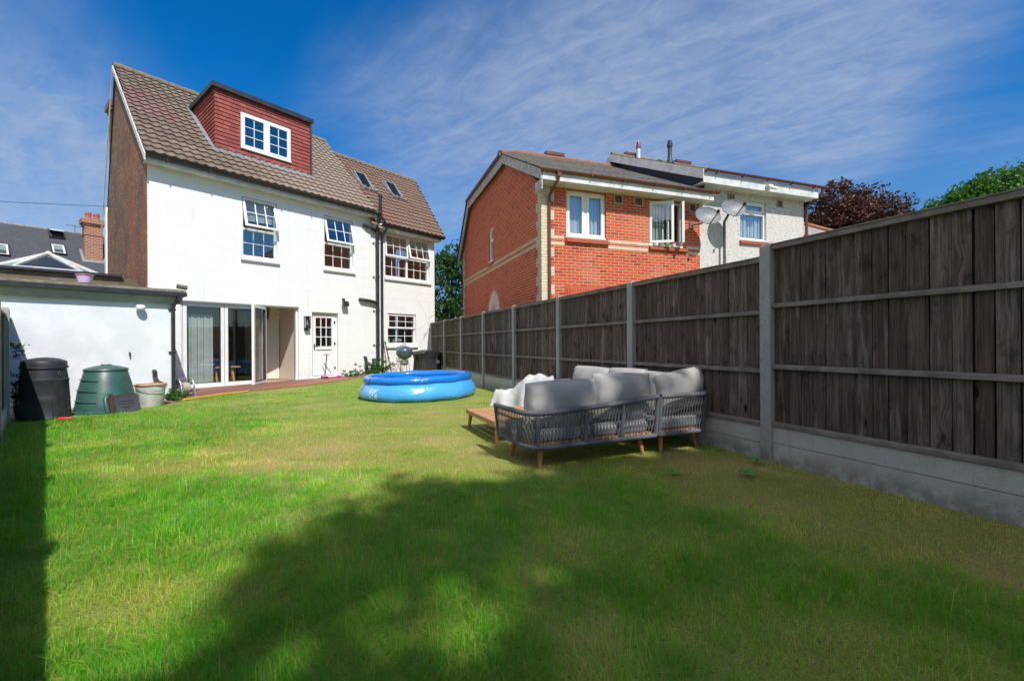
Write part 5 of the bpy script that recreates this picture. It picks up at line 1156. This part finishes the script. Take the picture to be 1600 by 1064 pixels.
cushion('back cushion on the corner module with one corner pointing up by the fence', .80, .42, .625, .64, .26, .43, Q, R(9), R(-8), seed=4)
cushion('back cushion at the far end of the fence side sofa', 2.70, .30, .57, .88, .27, .45, 0, 0, R(10), seed=5)
cushion('back cushion in the middle of the fence side sofa', 1.86, .30, .58, .74, .27, .46, 0, R(1), R(11), seed=6)
cushion('back cushion of the fence side sofa nearest the corner', 1.20, .30, .57, .62, .27, .44, 0, R(-2), R(9), seed=7)
def seat(label, x0, x1, y0, y1, z0=.232, z1=.36):
    p = FN.w((x0+x1)/2, (y0+y1)/2, z0); f = MB().box(-(x1-x0)/2, (x1-x0)/2, -(y1-y0)/2, (y1-y0)/2, 0, z1-z0)
    o = obj('seat_cushion', f, M_seat, loc=p, rotz=FN.a, bevel=.045); o.modifiers['bevel'].segments = 4; o.data.shade_smooth()
    g_ = MB(); x, y = (x1-x0)/2-.012, (y1-y0)/2-.012; g_.tube([(-x, -y, .09), (x, -y, .09), (x, y, .09), (-x, y, .09)], .006, 6, True); obj('piping', g_, M_seat, o)
    tag(o, label, 'seat cushion', 'seat cushions of the sofa set')
seat('seat cushion at the table end of the near sofa', .69, 1.42, 1.60, 2.24); seat('seat cushion in the right half of the near sofa', .69, 1.42, .92, 1.58)
seat('square seat cushion of the corner sofa module', .69, 1.40, .19, .84); seat('seat cushion of the fence side sofa nearest the corner', 1.46, 2.40, .19, .86); seat('seat cushion at the far end of the fence side sofa', 2.42, 3.36, .19, .86)
# coffee table
ct = thing('coffee_table', 'low teak slatted coffee table beside the left sofa module', 'coffee table', FN.w(1.74, 1.42), FN.a)
f = MB(); TW, TD = 1.10, .80
for i in range(6): y = .03+i*(TD-.06)/6; f.box(.03, TW-.03, y+.004, y+(TD-.06)/6-.004, .235, .262)
obj('top_slats', f, M_teak, ct, bevel=.003); f = MB(); f.box(0, TW, TD-.03, TD, .205, .264); f.box(0, TW, 0, .03, .205, .264); f.box(0, .03, .03, TD-.03, .205, .263); f.box(TW-.03, TW, .03, TD-.03, .205, .263); obj('apron', f, M_teak, ct, bevel=.004)
for (x, y, sx, sy) in ((.06, TD-.05, -1, 1), (TW-.06, TD-.05, 1, 1), (.06, .05, -1, -1), (TW-.06, .05, 1, -1)): obj('leg', MB().tube([(x+sx*.02, y+sy*.02, 0), (x, y, .205)], [.018, .028], 12), M_leg, ct, smooth=40)
# crumpled cover thrown over a low seat
def cv(u, v):
    x = 1.28*u; y = .95*v
    prof = np.interp(u, [0, .03, .06, .25, .36, .48, .55, .66, .80, .92, 1], [0, .20, .28, .29, .35, .52, .585, .57, .54, .53, .0])
    edge = min(1, min(v, 1-v)/.10)**.7; h = prof*edge*(1-.22*abs(v-.35))
    h += (.022*math.sin(x*13+y*5)+.016*math.sin(y*19-x*7)+.012*math.sin(x*29+3*y))*edge*min(1, prof*4)
    h += .07*math.exp(-((u-.93)**2)/.002-((v-.2)**2)/.02)
    fl_ = .06*math.sin(u*21)*(1-edge)
    return (x+.02*math.sin(y*11), y+fl_, max(.004, h))
a0 = Vector((-.46, 8.28)); a1 = Vector((.80, 7.30)); an = math.atan2(a1.y-a0.y, a1.x-a0.x)
t = obj('dust_cover', MB().grid(cv, 70, 44), M_cover, loc=(-.44, 8.15, 0), rotz=R(-24), smooth=180); tag(t, 'crumpled pale grey furniture cover draped over a low seat behind the sofa', 'furniture cover')

# ================================================================== TREES AND PLANTS
def leaf_cloud(name, centers, radii, per, size, mat_, parent=None, rng=RNG, droop=.0, aspect=.55):
    """many small leaf faces gathered in clumps"""
    centers = np.asarray(centers, float); k = len(centers); n_ = k*per
    c = np.repeat(centers, per, 0); rr = np.repeat(np.asarray(radii, float), per)
    d = rng.normal(size=(n_, 3)); d /= np.linalg.norm(d, axis=1)[:, None]
    p = c+d*(rr*rng.random(n_)**.45)[:, None]*np.array([1, 1, .8])
    a = rng.normal(size=(n_, 3)); a[:, 2] -= droop; a /= np.linalg.norm(a, axis=1)[:, None]
    b = np.cross(a, d+rng.normal(size=(n_, 3))*.8); b /= np.linalg.norm(b, axis=1)[:, None]+1e-9
    s = size*(.6+.8*rng.random(n_))[:, None]; nrm = np.cross(a, b)
    V = np.stack([p-a*s*.5, p+b*s*aspect*.5+nrm*s*.08, p+a*s*.5, p-b*s*aspect*.5+nrm*s*.08], 1).reshape(-1, 3)
    q = np.arange(n_*4).reshape(-1, 4)
    rnd = np.repeat(np.clip(np.repeat(rng.random(k), per)*.55+rng.random(n_)*.45, 0, 1), 4)
    o = npmesh(name, V, q, np.zeros((0, 3), int), mat_, rnd)
    if parent: o.parent = parent
    return o
def crown_points(rng, lobes, k):
    """clump centres spread over several uneven lobes, mostly near their skin"""
    out = []; vol = np.array([a[3]*a[4]*a[5] for a in lobes])**.7; vol /= vol.sum()
    for _ in range(k):
        l = lobes[rng.choice(len(lobes), p=vol)]; d = rng.normal(size=3); d /= np.linalg.norm(d)
        r = rng.random()**.28; out.append((l[0]+d[0]*l[3]*r, l[1]+d[1]*l[4]*r, l[2]+d[2]*l[5]*r))
    return out
def tree(name, label, loc, lobes, k, clump, per, size, mat_, trunk_r=.2, seed=1, cat='tree', group=None, trunk_h=None):
    rng = np.random.default_rng(seed); t = thing(name, label, cat, loc, 0, group)
    pts = crown_points(rng, lobes, k); rad = clump*(.6+.8*rng.random(k))
    leaf_cloud('crown', pts, rad, per, size, mat_, t, rng)
    zc = min(l[2]-l[5] for l in lobes); top = max(l[2] for l in lobes); f = MB()
    th = trunk_h or max(1., zc+.5); f.tube([(0, 0, -.2), (.03, .02, th*.5), (0, .05, th), (.05, 0, top)], [trunk_r*1.15, trunk_r*.9, trunk_r*.75, trunk_r*.25], 10)
    for i in range(12):
        q = Vector(pts[(i*7) % k]); b0 = Vector((0, .03, th*.85+(top-th)*.5*i/12)); mid = b0.lerp(q, .5)+Vector((0, 0, .15)); f.tube([b0, mid, q], [trunk_r*.42, trunk_r*.25, trunk_r*.08], 6)
    obj('trunk', f, M_bark, t, smooth=60); return t
tree('broadleaf_tree', 'dense green tree filling the gap between the white house and the red brick house', (-3.35, 24.5, 0), [(0, 0, 4.2, 2.0, 1.8, 2.5), (.7, .3, 5.6, 1.2, 1.2, 1.5), (-1.0, -.4, 3.0, 1.4, 1.2, 1.9), (.3, -.7, 2.2, 1.5, 1.1, 1.6), (-.5, 0, 5.3, 1.1, 1.1, 1.1)], 330, .36, 46, .15, M_leaf, .2, 3)
tree('copper_beech', 'dark copper leaved tree behind the low house and the fence', (22.6, 29.5, 0), [(0, 0, 8.0, 3.4, 3.2, 2.7), (1.3, 0, 9.3, 2.3, 2.4, 2.2), (-1.3, -.4, 9.3, 2.4, 2.2, 2.25), (2.4, -.6, 7.6, 1.9, 2.0, 2.2), (.2, -.8, 6.4, 3.1, 2.4, 1.9), (-2.8, -.3, 7.6, 2.2, 2.0, 2.5)], 800, .52, 46, .21, M_beech, .4, 5)
tree('green_tree', 'bright green leafy tree rising above the fence at the right edge', (18.2, 16.6, 0), [(-.8, 0, 5.0, 2.0, 1.9, 1.9), (.3, .2, 5.9, 1.7, 1.6, 1.7), (-2.0, -.2, 4.3, 1.4, 1.4, 1.5), (1.7, 0, 4.6, 1.9, 1.8, 1.9), (-3.1, -.3, 3.8, 1.2, 1.1, 1.2), (-.7, -.6, 6.2, 1.2, 1.0, 1.1), (-1.6, -.2, 5.2, 1.3, 1.2, 1.2)], 900, .42, 46, .16, M_leafb, .22, 7)
# unseen trees: first inferred from the lawn shade, second added to darken it
gl = [(1.7, 3.0, 1.6, .62), (3.1, 2.0, 1.6, 1.2), (.45, 3.3, .8, .38), (1.3, 3.85, 1.1, .38), (-.35, 2.85, .62, .33), (1.75, 1.75, .9, .55), (2.8, 3.5, 1.2, .5), (-.8, 2.25, .38, .2), (4.0, 3.0, 1.0, .8), (1.9, 4.45, .8, .22), (-.25, 1.22, .5, .18), (1.0, .95, .9, .45), (2.5, .7, 1.5, .8), (-1.0, 1.35, .3, .15), (.5, 2.65, .6, .33), (.1, 4.82, .26, .1), (.95, 5.1, .34, .10), (1.5, 5.3, .22, .1), (-.65, 3.35, .35, .12), (1.2, 2.45, .8, .4), (.65, 1.95, .6, .2), (.75, 1.5, .7, .25), (1.5, 1.3, .8, .35), (-1.1, 2.65, .25, .3), (-1.05, 2.05, .22, .18), (-.55, 2.45, .4, .2), (.2, 1.3, .35, .12), (3.3, 3.3, .9, .5), (4.2, 2.3, 1.2, .8), (2.3, 2.5, 1.0, .6), (3.0, 1.2, 1.0, .6), (2.2, 4.0, .8, .25)]
lob = []
for i, (gx_, gy_, rx_, ry_) in enumerate(gl):   # crown lobes given by where their shade falls at about 13 m height
    h_ = 12.4+1.7*((i*.618) % 1); lob.append((gx_+SUN.x/SUN.z*h_-6.9, gy_+SUN.y/SUN.z*h_+7.6, h_, rx_, ry_*.95, .35))
tree('shade_tree', 'tall leafy tree behind the viewpoint shading the right of the lawn', (6.9, -7.6, 0), lob, 720, .29, 27, .24, M_leaf, .26, 12, trunk_h=9.5)

tree('shade_tree', 'added unseen tree close behind the viewpoint, blocking sky over the right of the lawn', (4.6, -3.4, 0), [(-.2, .6, 6.5, 1.7, 1.3, .8), (1.2, .3, 6.9, 1.6, 1.3, .9), (.4, -.5, 7.4, 1.6, 1.3, .9), (2.5, .9, 6.3, 1.5, 1.2, .8), (3.6, .2, 6.8, 1.3, 1.2, .8), (-.9, .1, 6.2, .9, .9, .6)], 380, .34, 36, .22, M_leaf, .2, 31, trunk_h=4.8)

def shrub(name, label, p, pts, rad, per, size, mat_, stems=None, cat='plant', group=None, seed=1):
    rng = np.random.default_rng(seed); t = thing(name, label, cat, p, 0, group); leaf_cloud('foliage', pts, rad, per, size, mat_, t, rng)
    f = MB()
    for q in (stems if stems is not None else pts[::max(1, len(pts)//8)]): q = Vector(q); f.tube([(q.x*.2, q.y*.2, -.02), (q.x*.6, q.y*.6, q.z*.55), q], [.006, .005, .002], 5)
    obj('stem', f, M_bark, t); return t
rg = np.random.default_rng(5)
q = H.w(6.25, -.45); gzq = float(gz(0, q.y))
rs = shrub('rose_bush', 'bushy green plant with pale blooms growing round the foot of the black soil pipe', (q.x, q.y, gzq), [(rg.normal()*.26, rg.normal()*.16, .06+abs(rg.normal())*.24) for _ in range(34)], [.10]*34, 26, .075, M_weed, seed=21)
o = leaf_cloud('bloom', [(.35, -.12, .42), (.30, -.1, .2), (-.25, -.15, .12), (.42, 0, .3)], [.045]*4, 14, .06, M_petal, rs)
for i, (a, b, hgt, lab) in enumerate(((5.0, -.35, .18, 'low straggly plant at the wall right of the back door'), (5.45, -.38, .24, 'scrubby plant between the back door and the rose bush'), (5.8, -.35, .20, 'small leafy plant touching the left side of the rose bush'))):
    q = H.w(a, b); shrub('wall_plant', lab, (q.x, q.y, float(gz(0, q.y))), [(rg.normal()*.17, rg.normal()*.10, .03+abs(rg.normal())*hgt*.6) for _ in range(16)], [.06]*16, 20, .05, M_weed, group='plants along the foot of the white wall', seed=30+i)
q = H.w(6.55+.0, -.9); q = H.w(6.35, -.7); 
q = H.w(6.95, -.65); shrub('climbing_plant', 'sparse tall plant by the white wall left of the kettle barbecue', (q.x, q.y, float(gz(0, q.y))), [(rg.normal()*.10, rg.normal()*.06, .25+rg.random()*.75) for _ in range(22)], [.035]*22, 7, .05, M_dry, seed=41)
q = H.w(-.02, -2.42); shrub('corner_weed', 'tuft of green weeds at the foot of the garage downpipe', (q.x, q.y, 0), [(rg.normal()*.10, rg.normal()*.07, .05+abs(rg.normal())*.06) for _ in range(14)], [.06]*14, 22, .07, M_weed, seed=44)
q = H.w(-2.27, -3.2); shrub('dead_ivy', 'dry twiggy ivy clinging beside the left fence post by the garage', (q.x, q.y, 0), [(rg.normal()*.04, rg.normal()*.05, .1+rg.random()*1.1) for _ in range(46)], [.06]*46, 9, .045, M_dry, seed=45)
q = H.w(-2.0, -3.1); shrub('shade_weed', 'small green weed in the shade between left fence and black bin', (q.x, q.y, 0), [(rg.normal()*.10, rg.normal()*.10, .06+abs(rg.normal())*.08) for _ in range(10)], [.07]*10, 18, .08, M_weed, seed=46)
def rosette(p, label, seed, s=.14):
    rng = random.Random(seed); f = MB()
    for i in range(11):
        a = i*2.4+rng.random(); L = s*(.7+.6*rng.random()); wv = L*.17; c, sn = math.cos(a), math.sin(a); z = [.01, .025, .03, .012]
        pts = []
        for j in range(4): r_ = L*j/3; w_ = wv*(.35, 1, .9, .05)[j]; pts += [(c*r_-sn*w_, sn*r_+c*w_, z[j]+.01), (c*r_+sn*w_, sn*r_-c*w_, z[j]+.01)]
        f.add(pts, [(0, 1, 3, 2), (2, 3, 5, 4), (4, 5, 7, 6)])
    t = obj('dandelion_plant', f, simple('dandelion leaf', (.08, .26, .04), (.13, .34, .06), 9, .5), loc=(p[0], p[1], .022)); tag(t, label, 'weed', 'broad leaved weeds by the fence')
    return t
for (a, b, l, sd, s) in ((1165, 748, 'broad leaved weed in the shaded grass, nearer one left of the fence post', 1, .085), (1180, 728, 'broad leaved weed beside the foot of the nearest concrete post', 2, .075), (1050, 745, 'broad leaved weed in the grass in front of the corner sofa module', 3, .07)): rosette(px(a, b, 0), l, sd, s)

# ================================================================== GRASS (stuff)
def vnoise(x, y, s, seed):
    rng = np.random.default_rng(seed); T = rng.random((64, 64)); x = x*s+17.3; y = y*s+5.1
    xi, yi = np.floor(x).astype(int), np.floor(y).astype(int); fx, fy = x-xi, y-yi; fx = fx*fx*(3-2*fx); fy = fy*fy*(3-2*fy)
    g_ = lambda a, b: T[a % 64, b % 64]
    return (g_(xi, yi)*(1-fx)+g_(xi+1, yi)*fx)*(1-fy)+(g_(xi, yi+1)*(1-fx)+g_(xi+1, yi+1)*fx)*fy
def inpoly(x, y, poly):
    c = np.zeros(len(x), bool); n_ = len(poly)
    for i in range(n_):
        (x1, y1), (x2, y2) = poly[i], poly[(i+1) % n_]
        c ^= ((y1 > y) != (y2 > y)) & (x < (x2-x1)*(y-y1)/(y2-y1+1e-12)+x1)
    return c
def grass():
    rng = np.random.default_rng(99); X = []; Y = []; S = []
    for (ya, yb, dens, sc_) in ((.9, 2.2, 11500, .68), (2.2, 3.6, 8200, .82), (3.6, 5.2, 5000, 1.0), (5.2, 7.5, 2700, 1.35), (7.5, 10.5, 1400, 1.85), (10.5, 16.5, 640, 2.7)):
        xa, xb = max(-14, -1.25*yb), min(4.5, 1.22*yb); n_ = int((xb-xa)*(yb-ya)*dens)
        X.append(rng.uniform(xa, xb, n_)); Y.append(rng.uniform(ya, yb, n_)); S.append(np.full(n_, sc_))
    x, y, s = map(np.concatenate, (X, Y, S))
    fx = (x-FN.o.x)*FN.d.x+(y-FN.o.y)*FN.d.y; fy = (x-FN.o.x)*FN.n.x+(y-FN.o.y)*FN.n.y
    hx_ = (x-H.o.x)*H.d.x+(y-H.o.y)*H.d.y; hy = (x-H.o.x)*H.n.x+(y-H.o.y)*H.n.y
    keep = (fy > .075) & (np.abs(x) < 1.24*y+.3) & (hx_ > -2.9-.067*0) & (hx_ > -2.38+.067*(hy+3.84))
    keep &= ~((hy > -2.9) & (hx_ < 0)) & ~((hy > -.03) & (hx_ > 0)); keep &= ~((hy > -3.0+.12*np.sin(hx_*9)) & (hx_ < .0))
    path = [H.w(a, b) for a, b in PATH]; keep &= ~inpoly(x, y, [(p.x, p.y) for p in path]); keep &= ~((hy > -.8) & (hx_ > 5.2))
    keep &= (x+2.12)**2+(y-9.88)**2 > 1.22**2
    keep &= ~((x+7.52)**2+(y-7.10)**2 < .40**2); keep &= ~((x+7.13)**2+(y-7.86)**2 < .44**2)
    # dryness: parched patches in the middle and along the fence
    dry = np.zeros(len(x)); 
    for (a, b, rx, ry_, w_) in ((-1.5, 5.5, 2.6, 2.0, .42), (-1.0, 4.25, 1.2, .45, 1.0), (-1.4, 5.0, 1.4, .35, 1.0), (-1.5, 6.4, 1.5, .8, 1.0), (-.6, 6.9, .8, .45, 1.2), (-2.2, 5.1, 1.2, .6, .8), (-1.0, 5.3, 1.0, .7, .75), (-3.6, 4.0, .9, .6, .45), (-2.1, 8.1, 1.4, .4, .8), (1.9, 4.1, .8, .45, .75), (2.9, 3.6, .9, .5, .8), (2.6, 2.6, 1.3, .7, .7), (.9, 1.6, .7, .4, .6), (-.5, 10.6, .9, 1.0, .9), (-2.2, 4.3, .6, .5, .5), (-1.4, 2.0, .6, .3, .5), (.3, 2.4, .7, .5, .25)):
        dry = np.maximum(dry, w_*np.exp(-((x-a)/rx)**2-((y-b)/ry_)**2))
    nz = vnoise(x, y, 1.1, 1)*.5+vnoise(x, y, 2.7, 2)*.3+vnoise(x, y, 7, 3)*.2
    dry = np.clip(dry*(.55+1.5*nz)+(nz-.53)*1.7+.16*np.clip((x+3.5)/4, 0, 1)+.12*np.clip((y-5)/6, 0, 1), 0, 1)
    thin = rng.random(len(x)) > dry*.25; keep &= thin
    x, y, s, dry, nz, hx_, hy = (q_[keep] for q_ in (x, y, s, dry, nz, hx_, hy)); n_ = len(x)
    # rank growth at the left, close cut elsewhere
    lush = np.clip(1-(hx_+2.4)/4.2, 0, 1)*np.clip((11-y)/8, 0, 1)
    clump = vnoise(x, y, 5.5, 8)
    hgt = (.022+.026*lush+.026*clump*(.4+lush))*(1-.4*dry)*(.7+.6*vnoise(x, y, 11., 22))*rng.uniform(.5, 1.4, n_)
    tall = rng.random(n_) < .010+.03*lush*clump; hgt[tall] *= rng.uniform(1.4, 2.4, tall.sum()); edge_ = rng.random(n_) < np.clip((.30-fy[keep])/.25, 0, 1)*.45; hgt[edge_] *= rng.uniform(1.3, 2.6, edge_.sum())
    wd = (.0022+.0013*rng.random(n_))*s*(1-.25*dry); wd[tall] *= 1.2
    az = rng.uniform(0, 2*np.pi, n_); fl = vnoise(x, y, 1.7, 12)*9; az = np.where(rng.random(n_) < .35, fl, az)
    lean = np.abs(rng.normal(.85, .5, n_)); lean[tall] = np.abs(rng.normal(.7, .6, tall.sum())); ca, sa_ = np.cos(az), np.sin(az)
    t1, t2 = .5, 1.
    l1 = lean*.32; l2 = lean*1.05; z0 = gz(x, y)-.004
    bx, by = -sa_*wd/2, ca*wd/2
    P0a = np.stack([x-bx, y-by, z0], 1); P0b = np.stack([x+bx, y+by, z0], 1)
    mx, my, mz = x+ca*hgt*l1, y+sa_*hgt*l1, z0+hgt*np.clip(.62-.08*lean, .4, .6)
    P1a = np.stack([mx-bx*.8, my-by*.8, mz], 1); P1b = np.stack([mx+bx*.8, my+by*.8, mz], 1)
    P2 = np.stack([x+ca*hgt*l2, y+sa_*hgt*l2, z0+hgt*np.clip(1.05-.32*lean, .30, 1)], 1)
    V = np.stack([P0a, P0b, P1a, P1b, P2], 1).reshape(-1, 3); i = np.arange(n_)[:, None]*5
    quads = i+np.array([[0, 1, 3, 2]]); tris = i+np.array([[2, 3, 4]])
    col = np.clip(dry*.8+rng.normal(0, .13, n_)+(vnoise(x, y, 8.5, 21)-.5)*.34+(rng.random(n_) < .10)*.45, 0, 1)
    m = Mat('grass blades'); a = m('Attribute', dict(attribute_name='rnd')).outputs[2]
    c = m.mix(m.ramp(a, .0, .42), (.10, .39, .010), (.31, .60, .025)); c = m.mix(m.ramp(a, .36, .68), c, (.66, .58, .14)); c = m.mix(m.ramp(a, .68, 1.), c, (.84, .60, .27))
    p = m('BsdfPrincipled', Base_Color=c, Roughness=.42, Specular_IOR_Level=.4); tr = m('BsdfTranslucent', Color=m.mix(1., c, (1.25, 1.35, .6), 'MULTIPLY'))
    m.out(m('MixShader', i0=.38, i1=p, i2=tr))
    o = npmesh('grass', V, quads, tris, m.m, np.repeat(col, 5)); tag(o, kind='stuff'); print('grass blades', n_)
    return o
grass()
